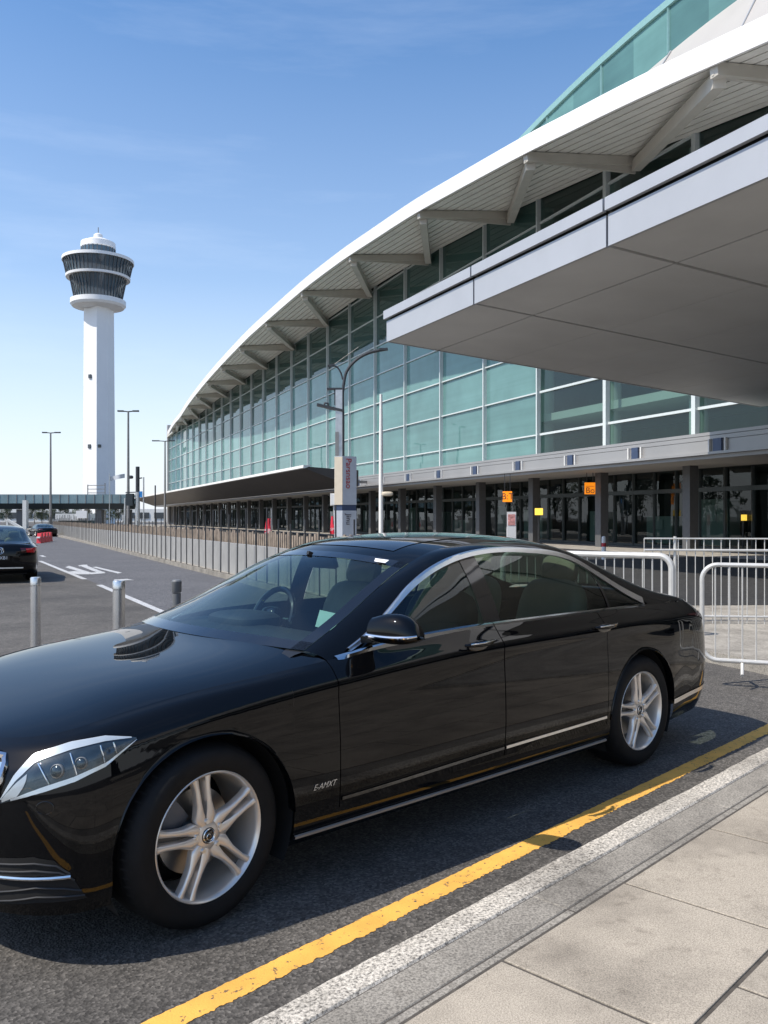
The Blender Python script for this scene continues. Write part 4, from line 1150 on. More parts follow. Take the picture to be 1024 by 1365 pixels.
# the big grey forecourt canopy overhead on the right
fc = thing('forecourt_canopy', 'big grey panelled canopy overhead with a two-tier pale metal edge', 'canopy', (8, 27, 0))
FL = fc.location.copy()
T0 = at(517, 455, 27); Tr = Vector((6.21, 13.95, T0.z)); fu = (Tr-T0); fu.z = 0; fu.normalize(); fv = Vector((-fu.y, fu.x, 0))
if fv.x < 0: fv = -fv
SL = -.072
def cp(a, b_, dz=0.): return T0+fu*a+fv*b_+Vector((0, 0, SL*b_+dz))-FL
aj = []
for px, py in ((633, 403), (811, 318)):
    lo, hi = 0., 40.
    for _ in range(50):
        m = (lo+hi)/2; p = cp(m, 0)+FL
        if (p.x/p.y) < (px-CX)/FPX: lo = m
        else: hi = m
    aj.append(lo)
step = aj[1]-aj[0]
cuts_a = [0, aj[0]]+[aj[0]+step*(i+1) for i in range(5)]
cuts_b = [0, 1.8, 4.2, 6.6, 9.0, 11.4, 13.8, 16.2]
for i, (a0, a1) in enumerate(zip(cuts_a, cuts_a[1:])):
    for j, (b0, b1) in enumerate(zip(cuts_b, cuts_b[1:])):
        mb = MB(); gA = .06; gB = .028 if j == 0 else .010; gC = .028 if j in (0, 1) else .010
        q = [cp(a0+(gA if i else 0), b0+(gC if j else 0)), cp(a1-gA, b0+(gC if j else 0)), cp(a1-gA, b1-gB), cp(a0+(gA if i else 0), b1-gB)]
        mb.prism(q, (0, 0, .12)); mb.build('soffit_panel', M['canopy_grey'], fc)
amax = cuts_a[-1]
mb = MB(); mb.prism([cp(.06, .06, .13), cp(amax, .06, .13), cp(amax, 16.1, .13), cp(.06, 16.1, .13)], (0, 0, .62)); mb.build('canopy_deck', M['joint'], fc)
mb = MB(); mb.prism([cp(-.05, -.02, .80), cp(amax, -.02, .80), cp(amax, 16.3, .80), cp(-.05, 16.3, .80)], (0, 0, .10)); mb.build('canopy_roof', M['canopy_fascia'], fc)
for i, (a0, a1) in enumerate(zip(cuts_a, cuts_a[1:])):
    g = .035
    mb = MB(); a0_ = a0+(g if i else -.02)
    mb.prism([cp(a0_, -.03, -.02), cp(a1-g, -.03, -.02), cp(a1-g, -.03, .62), cp(a0_, -.03, .62)], fv*.08)
    mb.prism([cp(a0_-.05*(i == 0), -.12, .68), cp(a1-g, -.12, .68), cp(a1-g, -.12, .94), cp(a0_-.05*(i == 0), -.12, .94)], fv*.10)
    mb.build('fascia_panel', M['canopy_fascia'], fc)
mb = MB(); mb.prism([cp(-.03, -.02, -.02), cp(-.03, 16.2, -.02), cp(-.03, 16.2, .5), cp(-.03, -.02, .5)], fu*.05); mb.build('end_fascia', M['canopy_fascia'], fc)

# ================================================================ control tower, bridge, far things
tw = thing('control_tower', 'tall white control tower with a dark glass crown of flaring rings', 'tower', at(131, 690, 230)*1.0)
tw.location.z = 0; tx = tw.location
k = 230/FPX
H = lambda py: HC+(CY-py)*k
mb = MB(); w0, w1 = 34*k, 31*k
# eight-sided shaft, one edge toward the camera
rot = Matrix.Rotation(R(-9), 3, 'Z')
sq = lambda s, cx_=0: [rot @ Vector(p) for p in ((-s*.50-cx_, -.30*s, 0), (.24*s, -.60*s, 0), (.52*s, -.20*s, 0), (.52*s, .4*s, 0), (-.5*s, .4*s, 0))]
b0, b1 = sq(w0), sq(w1)
i = len(mb.v); mb.v += [p for p in b0]+[p+Vector((0, 0, H(398))) for p in b1]
for q in range(5): mb.face((i+q, i+(q+1) % 5, i+5+(q+1) % 5, i+5+q))
mb.build('shaft', M['tower_white'], tw)
for fx, fy, s in ((-.18, 504, 5), (-.2, 596, 5), (.20, 596, 4)):
    c_ = rot @ Vector((fx*w0, (-.62+.3)*w0*.5-.30*w0*.5-(.0), 0)); 
    fr = (fx+.5)/.61; c_ = rot @ (Vector((-w0*.5, -.30*w0, 0)).lerp(Vector((.24*w0, -.60*w0, 0)), fr) if fx < .1 else Vector((.24*w0, -.60*w0, 0)).lerp(Vector((.52*w0, -.20*w0, 0)), .25))
    nd = rot @ (Vector((-.465, -.885, 0)) if fx < .1 else Vector((.715, -.70, 0)))
    mb = MB(); mb.box(c_+Vector((0, 0, H(fy))), (s*k, .3, s*k), 0, (Vector((-nd.y, nd.x, 0)), nd, Vector((0, 0, 1)))); mb.build('shaft_window', M['window_dark'], tw)
def ring(name, prof, mat, n=48): mb = MB(); mb.lathe([(r*k, H(y)) for r, y in prof], n); return mb.build(name, M[mat], tw)
# tilt of the floors is perspective only: level rings
ring('base_ring', [(16, 413), (33, 410), (35.5, 407), (35.5, 401), (30, 400)], 'tower_white')
lg = ring('lower_gallery', [(30, 401), (31.5, 387), (36, 372)], 'tower_glass'); ring('gallery_ring', [(36, 372), (41, 372.5), (41.5, 369.5), (38, 369)], 'tower_white')
ug = ring('upper_gallery', [(40, 369), (41.5, 358), (44.5, 349)], 'tower_glass'); ring('roof_ring', [(42, 350), (46, 350.5), (46, 346.5), (41, 345), (22, 343)], 'tower_white')
cb = ring('cab', [(21.5, 345), (21.5, 331)], 'tower_glass'); ring('cab_roof', [(21.5, 332), (22.5, 331), (22, 324), (13, 320), (6, 319), (5.5, 313), (2, 311), (0, 311)], 'tower_white')
for par, r0, y0, r1, y1, n in ((lg, 30.2, 401, 36.3, 371, 44), (ug, 40.2, 369, 44.7, 349, 48), (cb, 21.7, 345, 21.7, 331, 24)):
    mb = MB()
    for q in range(n):
        a = 2*math.pi*q/n; mb.bar((math.cos(a)*r0*k, math.sin(a)*r0*k, H(y0)), (math.cos(a)*r1*k, math.sin(a)*r1*k, H(y1)), .14, .2)
    mb.build('glazing_bars', M['column'], par)
mb = MB(); mb.tube([(0, 0, H(312)), (0, 0, H(303))], .12, 6); mb.build('antenna', M['mid_steel'], tw)

br = thing('footbridge', 'low enclosed bridge with a grey-teal parapet crossing the road far off', 'bridge', at(80, 690, 150)); br.location.z = 0
BL = br.location.copy(); kk = 150/FPX
zb = lambda py: HC+(CY-py)*kk
mb = MB(); xa, xb = -48, (172-80)*kk
mb.box(((xa+xb)/2, 0, (zb(659)+zb(671))/2), (xb-xa, .3, (zb(659)-zb(671)))); mb.box(((xa+xb)/2, 4, (zb(659)+zb(671))/2), (xb-xa, .3, (zb(659)-zb(671))))
mb.build('parapet', M['teal_parapet'], br)
mb = MB(); mb.prism([(xa, -.3, zb(671)), (xa, .6, zb(678.5)), (xa, 3.6, zb(678.5)), (xa, 4.3, zb(671))], (xb-xa, 0, 0)); mb.build('deck', M['bridge_dark'], br)
for px in (22, 128, 166):
    mb = MB(); mb.box(((px-80)*kk, 2, zb(679)/2), (1.1, 1.6, zb(679))); mb.build('pier', M['column'], br)
for q in range(40): mb = MB(); mb.bar((xa+(xb-xa)*q/40, -.2, zb(659)), (xa+(xb-xa)*q/40, -.2, zb(671)), .08, .08); mb.build('parapet_post', M['mid_steel'], br)
# hoarding frame above the bridge
sf_ = thing('scaffold_frame', 'bare white scaffold frame standing above the bridge in front of the tower foot', 'scaffold', at(128, 690, 156)); sf_.location.z = 0
kk2 = 156/FPX; mb = MB()
for px, y0, y1 in ((-11, 665, 646), (12, 665, 644)): mb.bar((px*kk2, 0, HC+(CY-668)*kk2), (px*kk2, 0, HC+(CY-y1)*kk2), .14)
for py in (647, 652, 657): mb.bar((-11.5*kk2, 0, HC+(CY-py)*kk2), (12.5*kk2, 0, HC+(CY-py)*kk2), .12)
mb.bar((-11*kk2, 0, 0), (-11*kk2, 0, HC+(CY-668)*kk2), .14); mb.bar((12*kk2, 0, 0), (12*kk2, 0, HC+(CY-668)*kk2), .14)
mb.build('frame', M['mid_steel'], sf_)
fp = thing('flag_pole', 'slim pole flying a pale grey and pink flag beside the bridge', 'flag', at(146, 690, 140)); fp.location.z = 0; kf = 140/FPX
mb = MB(); mb.tube([(0, 0, 0), (0, 0, HC+(CY-632)*kf)], .06, 8); mb.build('pole', M['galv'], fp)
mb = MB(); mb.grid([[Vector((x*kf*20, .25*math.sin(x*7), HC+(CY-(641-3.5*y-4*x))*kf)) for y in (0, .5, 1, 1.6)] for x in [i/12 for i in range(13)]]); mb.build('flag', M['sign_grey'], fp)

def far_lamp(label, px, top, Y, arms, base_mat='mid_steel'):
    t = thing('street_lamp', label, 'street lamp', at(px, 690, Y), group='tall street lamps along the approach road'); t.location.z = 0; q = Y/FPX
    h = HC+(CY-top)*q; mb = MB(); mb.tube([(0, 0, 0), (0, 0, h*.4), (0, 0, h)], [.17, .13, .09], 10); mb.build('pole', M['mid_steel'], t)
    for a0, a1 in arms:
        mb = MB(); mb.bar((a0*q*.1, 0, h-.02), (a1*q, 0, h+.08), .14, .10); mb.box((a1*q*.72, 0, h+.04), (abs(a1*q)*.55, .34, .13)); mb.build('lamp_head', M['dark_steel'], t)
    return t
far_lamp('tall double-headed street lamp left of the control tower', 67.5, 577, 104, ((0, -11), (0, 13)))
far_lamp('tallest double-headed street lamp just right of the control tower', 171, 548.5, 84, ((0, -14), (0, 14)))
far_lamp('single-armed street lamp in front of the terminal end', 220, 588, 112, ((0, -17), (0, 13)))
# small floodlight on the roof corner
# signal mast with blue sign
ms = thing('signal_mast', 'dark road mast with a small blue sign and side arms before the bridge', 'mast', at(183.5, 690, 62)); ms.location.z = 0; q = 62/FPX
mb = MB(); mb.tube([(0, 0, 0), (0, 0, HC+(CY-656)*q)], .16, 10); mb.build('pole', M['galv'], ms)
mb = MB(); mb.tube([(0, 0, HC+(CY-657)*q), (0, 0, HC+(CY-622)*q)], .14, 10); mb.build('upper_pole', M['dark_steel'], ms)
mb = MB(); mb.box((3.6*q, -.05, HC+(CY-659)*q), (6*q, .06, 8*q)); mb.build('blue_sign', M['blue_sign'], ms)
mb = MB(); mb.box((-10*q, 0, HC+(CY-666)*q), (9*q, .5, 16*q)); mb.bar((-16*q, 0, HC+(CY-656.5)*q), (0, 0, HC+(CY-656)*q), .07); mb.build('signal_box', M['bridge_dark'], ms); mb = MB(); mb.bar((0, 0, HC+(CY-638)*q), (6*q, 0, HC+(CY-637)*q), .08); mb.build('side_arm', M['dark_steel'], ms)
mb = MB(); mb.tube([(8*q, 0, 0), (8*q, 0, HC+(CY-636)*q)], .05, 8); mb.tube([(-18*q, 0, 0), (-16.5*q, 0, HC+(CY-664)*q)], .07, 8); mb.build('stay_pole', M['galv'], ms)
for lab, px, py0, Y in (('short dark pole end rising over the far end of the drop-off canopy', 207, 647, 120),):
    t = thing('vent_pole', lab, 'pole', at(px, 690, Y)); t.location.z = 0; mb = MB(); mb.tube([(0, 0, 0), (0, 0, HC+(CY-py0)*Y/FPX)], .1, 8); mb.build('pole', M['dark_steel'], t)
cl = thing('camera_pole', 'thin pole with a surveillance camera beside the flag', 'camera', at(170, 690, 100)); cl.location.z = 0; q = 100/FPX
mb = MB(); mb.tube([(1.5*q, 0, 0), (1.5*q, 0, HC+(CY-634)*q)], .06, 8); mb.build('pole', M['mid_steel'], cl); mb = MB(); sell(mb, (4*q, 0, HC+(CY-636)*q), (.32, .2, .2), .6, .6, 8, 12); mb.build('camera_head', M['dark_steel'], cl)

# ================================================================ road edge: wall, palings, bar fence
WA, WB = Vector((-.55, 14.45, 0)), Vector((-4.05, 22.2, 0)); WC, WD = Vector((-15.9, 47.8, 0)), Vector((-33.5, 86, 0))
wl = [WA, WB, WC, WD]
def along(P, step):
    out = []
    for a, b_ in zip(P, P[1:]):
        L = (b_-a).length; n = max(1, int(L/step))
        for i in range(n): out.append((a.lerp(b_, i/n), (b_-a).normalized()))
    out.append((P[-1], (P[-1]-P[-2]).normalized())); return out
wt = thing('low_wall', 'long low pale concrete wall beside the carriageway', 'wall', WB)
mb = MB(); pts = along(wl, 2.4); 
for (a, d), (b_, _) in zip(pts, pts[1:]):
    q = Vector((d.y, -d.x, 0)); o = q*.25; g = d*.012
    mb.prism([a+o+g-WB, b_+o-g-WB, b_+o-q*-.18-g-WB, a+o-q*-.18+g-WB], (0, 0, .90))
mb.build('wall_panels', M['concrete'], wt)
tp = thing('paling_fence', 'weathered brown paling fence standing behind the low concrete wall', 'fence', WB)
mb = MB(); rp = random.Random(5)
for a, d in along(wl, .16):
    q = Vector((d.y, -d.x, 0)); h = 1.16+rp.uniform(-.05, .05); mb.box(a+q*.52-WB+Vector((0, 0, .12+h/2-.06)), (.10, .03, h), 0, (d, q, Vector((0, 0, 1))))
mb.build('paling', M['timber'], tp)
mb = MB()
for a, b_ in zip(wl, wl[1:]):
    d = (b_-a).normalized(); q = Vector((d.y, -d.x, 0)); mb.bar(a+q*.56-WB+Vector((0, 0, .95)), b_+q*.56-WB+Vector((0, 0, .95)), .04, .09)
mb.build('rail', M['timber'], tp)
bf = thing('bar_fence', 'row of thin grey steel bars standing along the road edge before the wall', 'fence', WB)
mb = MB(); rp = random.Random(8)
for a, d in along(wl, .85):
    q = Vector((d.y, -d.x, 0)); h = 1.55+rp.choice((0, .0, .12, .25, -.1)); mb = MB(); mb.tube([a+q*.06-WB, a+q*.06-WB+Vector((rp.uniform(-.015, .015), 0, h))], .017, 6); mb.build('bar', M['dark_steel'], bf)
mb = MB()
for a, b_ in zip(wl, wl[1:]):
    d = (b_-a).normalized(); q = Vector((d.y, -d.x, 0)); mb.bar(a+q*.06-WB+Vector((0, 0, .10)), b_+q*.06-WB+Vector((0, 0, .10)), .03, .05)
mb.build('base_rail', M['mid_steel'], bf)

# ================================================================ bollards
def bollard(label, px, top, Y, r, h, mat, flare=False):
    t = thing('bollard', label, 'bollard', Vector(((px-CX)/FPX*Y, Y, 0)), group='bollards beside the parked car')
    z = HC+(CY-top)*Y/FPX
    mb = MB()
    if flare: prof = [(r*1.25, 0), (r*1.2, .06), (r*1.0, .12), (r*.94, z*.55), (r*1.05, z-.16)]
    else: prof = [(r*1.35, 0), (r*1.35, .02), (r, .025), (r, z-.115)]
    mb.lathe(prof, 28); mb.build('post', M[mat], t)
    mb = MB()
    if flare: mb.lathe([(r*1.0, z-.15), (r*1.18, z-.135), (r*1.18, z-.05), (r*1.22, z-.045), (r*1.22, z-.015), (r*.9, z), (0, z)], 28)
    else: mb.lathe([(r*.93, z-.115), (r*.93, z-.10), (r*1.02, z-.095), (r*1.02, z-.02), (r*.9, z-.004), (0, z)], 28)
    mb.build('cap', M[mat], t)
bollard('stainless steel bollard nearest the left edge of the road, behind the car bonnet', 47.5, 769, 9.9, .058, .9, 'bollard')
bollard('stainless steel bollard standing directly behind the middle of the bonnet', 158.5, 773.5, 9.3, .066, .9, 'bollard')
bollard('smaller dark grey flared bollard by the windscreen corner', 235.5, 773, 10.2, .049, .85, 'bollard_dark', True)

# ================================================================ crowd barriers and the tall mesh fence on the right
def barrier(label, a, b_, h, mat, r=.021, zlow=.14, nb=18, curve=.14):
    t = thing('crowd_barrier', label, 'barrier', a, group='steel crowd barriers'); d = b_-a; L = d.length; d.normalize(); q = Vector((-d.y, d.x, 0))
    t.rotation_euler = (0, 0, math.atan2(d.y, d.x))
    arc = lambda cx_, cz, a0, a1: [(cx_+curve*math.cos(x), 0, cz+curve*math.sin(x)) for x in [R(a0+(a1-a0)*i/8) for i in range(9)]]
    P = arc(curve, h-curve, 180, 90)+arc(L-curve, h-curve, 90, 0)+arc(L-curve, zlow+curve, 0, -90)+arc(curve, zlow+curve, -90, -180)
    mb = MB(); mb.tube(P, r, 10, closed=True); mb.build('frame', M[mat], t)
    for i in range(1, nb): mb = MB(); mb.tube([(L*i/nb, 0, zlow), (L*i/nb, 0, h-(.0))], .0075, 6); mb.build('bar', M[mat], t)
    for x in (.35, L-.35):
        mb = MB(); mb.tube([(x, -.10, .015), (x, -.07, .03), (x, 0, zlow), (x, .24, .03), (x, .30, .015)], .015, 8); mb.build('foot', M[mat], t)
    return t
a = gnd(936, 897, .12); a.z = .12
b_ = Vector((a.x+2.05, a.y-.85, .12))
barrier('white steel crowd barrier with thin bars right of the car boot', a, b_, 1.02, 'galv_light', .022, .13, 19)
b1_ = Vector((3.52, 10.55, .12)); a1_ = Vector((1.62, 11.75, .12))
barrier('thick-railed pale crowd barrier half hidden behind the car boot', a1_, b1_, .99, 'galv_light', .040, .14, 19, .16)
mf_ = thing('railing_fence', 'tall white railing fence of upright bars in front of the terminal doors', 'fence', Vector((3.62, 12.0, .12)))
mb = MB(); mr = MB(); L = 8.4
for i in range(74): 
    x = i*.115; mb = MB(); mb.tube([(x, 0, .0), (x, 0, 1.18 if i % 2 else 1.17)], .0068, 6); mb.build('bar', M['galv_light'], mf_)
for z in (1.01, .10, 1.17): mr.tube([(0, -.012, z), (L, -.012, z)], .011 if z > 1.1 else .017, 8)
mr.build('rail', M['galv_light'], mf_); mf_.rotation_euler = (0, 0, R(-6))
for i in range(0, 9, 2):
    mb = MB(); mb.tube([(i*1.05+.42, .02, 0), (i*1.05+.42, .02, 1.2)], .022, 8); mb.build('post', M['galv_light'], mf_)

# ================================================================ lamp column with the vertical sign
lc = thing('lamp_column', 'grey lamp column with curved arm and floodlights carrying a vertical sign', 'street lamp', Vector((-1.17, 24, .12)))
q = 24/FPX; Z = lambda py: HC+(CY-py)*q-.12; X = lambda px: (px-568*0-CX)*q-(-1.17)
mb = MB(); mb.box((X(452), 0, Z(715)/2+.0), (8*q, .18, Z(715))); mb.box((X(452), 0, (Z(520)+Z(608))/2), (9*q, .16, Z(520)-Z(608))); mb.build('column', M['galv'], lc)
mb = MB(); mb.box((X(449.5), -.09, (Z(576)+Z(608))/2), (4.5*q, .05, Z(576)-Z(608))); mb.build('cable_box', M['mid_steel'], lc)
mb = MB(); pts = catmull([(X(457.5), -.04, Z(608)), (X(457.5), -.04, Z(560)), (X(458), -.04, Z(515)), (X(463), -.04, Z(494)), (X(474), -.04, Z(481)), (X(491), -.04, Z(471)), (X(505), -.04, Z(467.5)), (X(517), -.04, Z(465.5))], 6)
mb.tube(pts, [.042]*len(pts), 10); am = mb.build('curved_arm', M['dark_steel'], lc); mb = MB(); mb.box((X(511), -.04, Z(466)), (11*q, .12, .06)); mb.build('lamp_head', M['dark_steel'], am)
mb = MB(); pts = catmull([(X(457), 0, Z(506)), (X(454), 0, Z(496)), (X(449), 0, Z(489)), (X(437), 0, Z(487.5))], 6); mb.tube(pts, .022, 8); mb.bar((X(437), 0, Z(488)), (X(446), 0, Z(486)), .10, .05); mb.tube([(X(444), 0, Z(487)), (X(478), -.02, Z(463))], .010, 6); mb.build('side_arm', M['dark_steel'], lc)
mb = MB(); mb.box((X(446), 0, Z(518.5)), (20*q, .16, .05)); mb.bar((X(447), 0, Z(519)), (X(447), 0, Z(540)), .07, .05); mb.build('bracket', M['dark_steel'], lc)
mb = MB(); mb.bar((X(423), 0, Z(539.5)), (X(458), 0, Z(548)), .22, .07); mb.tube([(X(432), 0, Z(541)), (X(433), 0, Z(537)), (X(437), 0, Z(537.5)), (X(438), 0, Z(542))], .03, 8); mb.build('floodlight', M['dark_steel'], lc)
sg = thing('vertical_sign', 'tall pale sign box with red vertical lettering on the lamp column', 'sign', Vector((-1.17, 23.86, .12)))
ex = Vector((math.cos(R(-38)), math.sin(R(-38)), 0)); en = Vector((-math.sin(R(-38)), math.cos(R(-38)), 0))
# box: cream side facing left, grey-blue face facing right
zt, zm, zl = Z(609), Z(673), Z(722)
e_f = Vector((.90, .44, 0)); e_s = Vector((-.95, .31, 0))
c0 = Vector((X(457.2), -.16, 0)); wf, ws_ = 17.5*q/.86, 9.6*q/.86
def boxq(z0, z1, grow=0): return [c0+Vector((0, 0, z0)), c0+e_f*wf+Vector((0, 0, z0)), c0+e_f*wf+e_s*ws_+Vector((0, 0, z0)), c0+e_s*ws_+Vector((0, 0, z0))]
mb = MB(); mb.prism(boxq(zm, zt), (0, 0, zt-zm)); mb.build('sign_box', M['sign_grey'], sg)
mb = MB(); mb.prism([p+Vector((0, -.012, .0)) for p in (c0+Vector((0, 0, zm)), c0+e_s*ws_+Vector((0, 0, zm)), c0+e_s*ws_+Vector((.02, .04, zm)), c0+Vector((.02, .04, zm)))], (0, 0, zt-zm-.02)); mb.build('sign_side', M['sign_beige'], sg)
mb = MB(); mb.prism(boxq(zl, zm-.16), (0, 0, zm-.16-zl)); mb.build('lower_panel', M['sign_grey'], sg)
mb = MB(); mb.prism([p+Vector((-.01, .02, 0)) for p in boxq(zm-.16, zm)], (0, 0, .155)); mb.build('sign_collar', M['blue_panel'], sg)
fa = math.atan2(e_f.y, e_f.x); fn = Vector((e_f.y, -e_f.x, 0))
def vtext(nm, s, size, mat, px, py, align='LEFT'):
    # runs downwards on the right-hand face
    o = text(nm, s, size, mat, sg, c0+e_f*wf*.42+fn*.012+Vector((0, 0, Z(py))), (0, 0, 0), .004, 0, align)
    rm = Matrix((e_f, Vector((0, 0, 1)), fn)).transposed() @ Matrix.Rotation(R(-90), 3, 'Z'); o.rotation_euler = rm.to_euler(); return o
vtext('sign_lettering', 'Parsnsao', .235, M['text_red'], 0, 611.5); vtext('lower_lettering', 'Jinu', .21, M['text_dark'], 0, 685)
bx = thing('junction_box', 'small white cabinet fixed on the left of the lamp column', 'cabinet', Vector((-1.4, 23.9, .12))); mb = MB(); mb.box((X(443.5)-X(444)-.0, 0, Z(666)), (7*q, .2, 16*q)); mb.box((X(443.5)-X(444)-.0, -.11, Z(666)), (5.5*q, .03, 14*q)); mb.bar((0, .02, Z(674)), (.1, .02, 0), .03); mb.build('cabinet', M['white_metal'], bx)
fpole = thing('white_pole', 'slim white pole with a small camera arm right of the sign column', 'pole', Vector(((508-CX)/FPX*30, 30, .12))); q3 = 30/FPX
mb = MB(); mb.tube([(0, 0, 0), (0, 0, (CY-600)*q3+HC), (0, 0, (CY-530)*q3+HC)], [.085, .075, .05], 10); mb.build('pole', M['white_metal'], fpole)
mb = MB(); mb.bar((0, 0, (CY-666)*q3+HC), (.35, -.05, (CY-662)*q3+HC), .06); sell(mb, (.22, -.05, (CY-663)*q3+HC), (.20, .10, .08), .6, .6, 8, 12); mb.build('camera_arm', M['sign_beige'], fpole)

# ================================================================ hanging signs and lamps at the doors
def hsign(label, px, py, w_, h_, Y, mat, txt=None):
    p = at(px, py, Y); t = thing('hanging_sign', label, 'sign', p, group='lit signs at the terminal doors'); q = Y/FPX
    rz = math.atan2(BU.y, BU.x)-math.pi/2+R(22); t.rotation_euler = (0, 0, 0)
    mb = MB(); mb.box((0, 0, 0), (w_*q, .14, h_*q)); mb.build('light_box', M[mat], t)
    mb = MB(); mb.bar((-w_*q*.3, 0, h_*q/2), (-w_*q*.3, 0, 3.86-p.z), .03); mb.bar((w_*q*.3, 0, h_*q/2), (w_*q*.3, 0, 3.86-p.z), .03)
    if 3.86-p.z-h_*q/2 > 1.4 or mat == 'yellow_lit': mb = MB(); mb.bar((0, .1, -h_*q/2), (0, .1, .12-p.z), .06); 
    mb.build('hanger', M['dark_steel'], t)
    if txt:
        for s, sz, dz in txt: text('sign_lettering', s, sz*q, M['text_dark'], t, (0, -.075, dz*q), (R(90), 0, 0), .003)
    return t
hsign('orange lit sign with dark characters, left one near the thin post', 676.5, 662, 12, 14, 45, 'orange_lit', (('B:T', 12, 0),))
hsign('orange lit sign marked Bo, higher and further right', 786.5, 651, 13.5, 15.5, 43, 'orange_lit', (('Bo', 11, -3), ('__', 11, 7)))
hsign('small bright yellow lit sign between the two orange signs', 718.5, 682, 10, 9, 44, 'yellow_lit')
hsign('tiny yellow lit sign at the far right behind the railing', 992, 690, 6, 8, 37, 'yellow_lit')
def banner(label, px, py0, py1, Y, w_):
    t = thing('feather_banner', label, 'banner', at(px, 690, Y)); t.location.z = .12; q = Y/FPX; z0, z1 = HC+(CY-py1)*q-.12, HC+(CY-py0)*q-.12
    mb = MB(); mb.tube([(w_*q*.45, 0, 0), (w_*q*.45, 0, z1+.6)], .03, 8); mb.build('pole', M['galv'], t)
    mb = MB(); mb.grid([[Vector((-w_*q*.5+w_*q*(f*(.95-.0*g)+.05)+(.28*w_*q*(g**1.6))*(1-f), .06*math.sin(f*5+g*3), z0+(z1-z0)*g)) for f in (0, .25, .5, .75, 1)] for g in [i/10 for i in range(11)]]); bn = mb.build('banner_cloth', M['red'], t)
    text('banner_lettering', 'SP', w_*q*.75, M['text_white'], t, (-.02*q, -.09, z0+(z1-z0)*.26), (R(90), 0, 0), .004, 0)
    return t
banner('red feather banner with white letters SP behind the palings', 357, 691, 714, 52, 10.5)
banner('red and white banner partly hidden left of the sign column', 443, 688, 712, 44, 7)

ps = thing('poster_stand', 'white poster stand with a pink and red print at the terminal doors', 'sign', at(682, 690, 43)); ps.location.z = .12; q = 43/FPX
mb = MB(); mb.box((0, 0, 1.0), (12*q, .06, 1.5)); mb.bar((-5.5*q, .05, 0), (-5.5*q, .05, 1.0), .05); mb.bar((5.5*q, .05, 0), (5.5*q, .05, 1.0), .05); bd_ = mb.build('board', M['white_paint'], ps)
mb = MB(); mb.box((0, -.035, 1.35), (9.5*q, .02, .55)); mb.build('print', M['print_pink'], ps)
wp = thing('white_post', 'short white post standing before the doors left of the railing', 'bollard', at(805, 690, 30)); wp.location.z = .12
mb = MB(); mb.lathe([(.075, 0), (.075, .72), (.06, .80), (0, .82)], 16); mb.build('post', M['white_paint'], wp); mb = MB(); mb.lathe([(.078, .45), (.078, .58)], 16); mb.build('band', M['red_plastic'], wp)
# ================================================================ vehicles ahead
oc = other_car('black saloon seen from behind with red tail lamps and a round badge on its boot', (0, 0, 0), 0, (.90, .93, .93), 'black_saloon')
# the rear faces us: its length runs away from the camera
fwd = Vector((-.42, .91, 0)).normalized(); ang = math.atan2(-fwd.y, -fwd.x)
tail = Vector((-9.17, 20.6, 0)); oc.rotation_euler = (0, 0, ang); oc.location = tail+fwd*(4.45*.90)
for cc in kids(oc):
    if cc.name.startswith('roof_panel'): pass
rear_x = 4.45
mb = MB(); mb.tube([(rear_x-.02+.02, math.cos(a_)*.085, .845+math.sin(a_)*.085) for a_ in [2*math.pi*i/28 for i in range(28)]], .010, 8, closed=True)
for pl_ in ([(-.06, .055), (-.025, -.06), (0, .01), (.025, -.06), (.06, .055)], [(-.035, .07), (0, .01), (.035, .07)]):
    mb.tube([(rear_x+.002, y_, .845+z_) for y_, z_ in pl_], .007, 6)
mb.build('boot_badge', M['chrome'], oc)
mb = MB(); mb.box((rear_x+.012, -.03, .66), (.012, .52, .12)); npl = mb.build('number_plate', M['glossblack'], oc)
tx_ = text('plate_lettering', 'G8 8XB1', .115, M['text_white'], None, (rear_x+.020, -.03, .66), (R(90), 0, R(90)), .002); tx_.parent = npl
for sgn in (-1, 1):
    mb = MB(); mb.box((rear_x-.06, sgn*.60, .80), (.12, .36, .17)); bm_ = mb
    a0 = NST-11
    mb = MB(); tp_ = [(NST-15, 25.5), (NST-12, 26.5), (NST-8, 26.5)]; bt_ = [(NST-15, 21.5), (NST-12, 19.5), (NST-8, 20)]
    mb.grid(one(sgn, patch(tp_, bt_, 18, 6, .012))); mb.build('tail_lamp', M['taillight'], oc)
mb = MB(); mb.bar((rear_x+.0, -.55, .40), (rear_x+.0, .55, .40), .02, .03); mb.build('bumper_chrome', M['satin_chrome'], oc)
o3 = other_car('low dark car further up the road beyond the black saloon', (0, 0, 0), 0, (.85, .88, .72), 'dark_car')
o3.rotation_euler = (0, 0, ang+R(8)); o3.location = Vector((-29.6, 74, 0))
br_ = thing('road_barrier', 'row of red and white water-filled road barriers past the far car', 'barrier', at(72, 690, 57)); br_.location.z = 0; q = 57/FPX
for i in range(4):
    mb = MB(); x = (-9+5.6*i)*q; y = -1.2*i; mb.prism([(x, y-.25, 0), (x, y+.25, 0), (x, y+.12, .62), (x, y-.12, .62)], (5.3*q, 0, 0)); mb.box((x+2.6*q, y-.2, .36), (4.2*q, .2, .10), 1); mb.build('barrier_unit', [M['red_plastic'], M['white_paint']], br_)
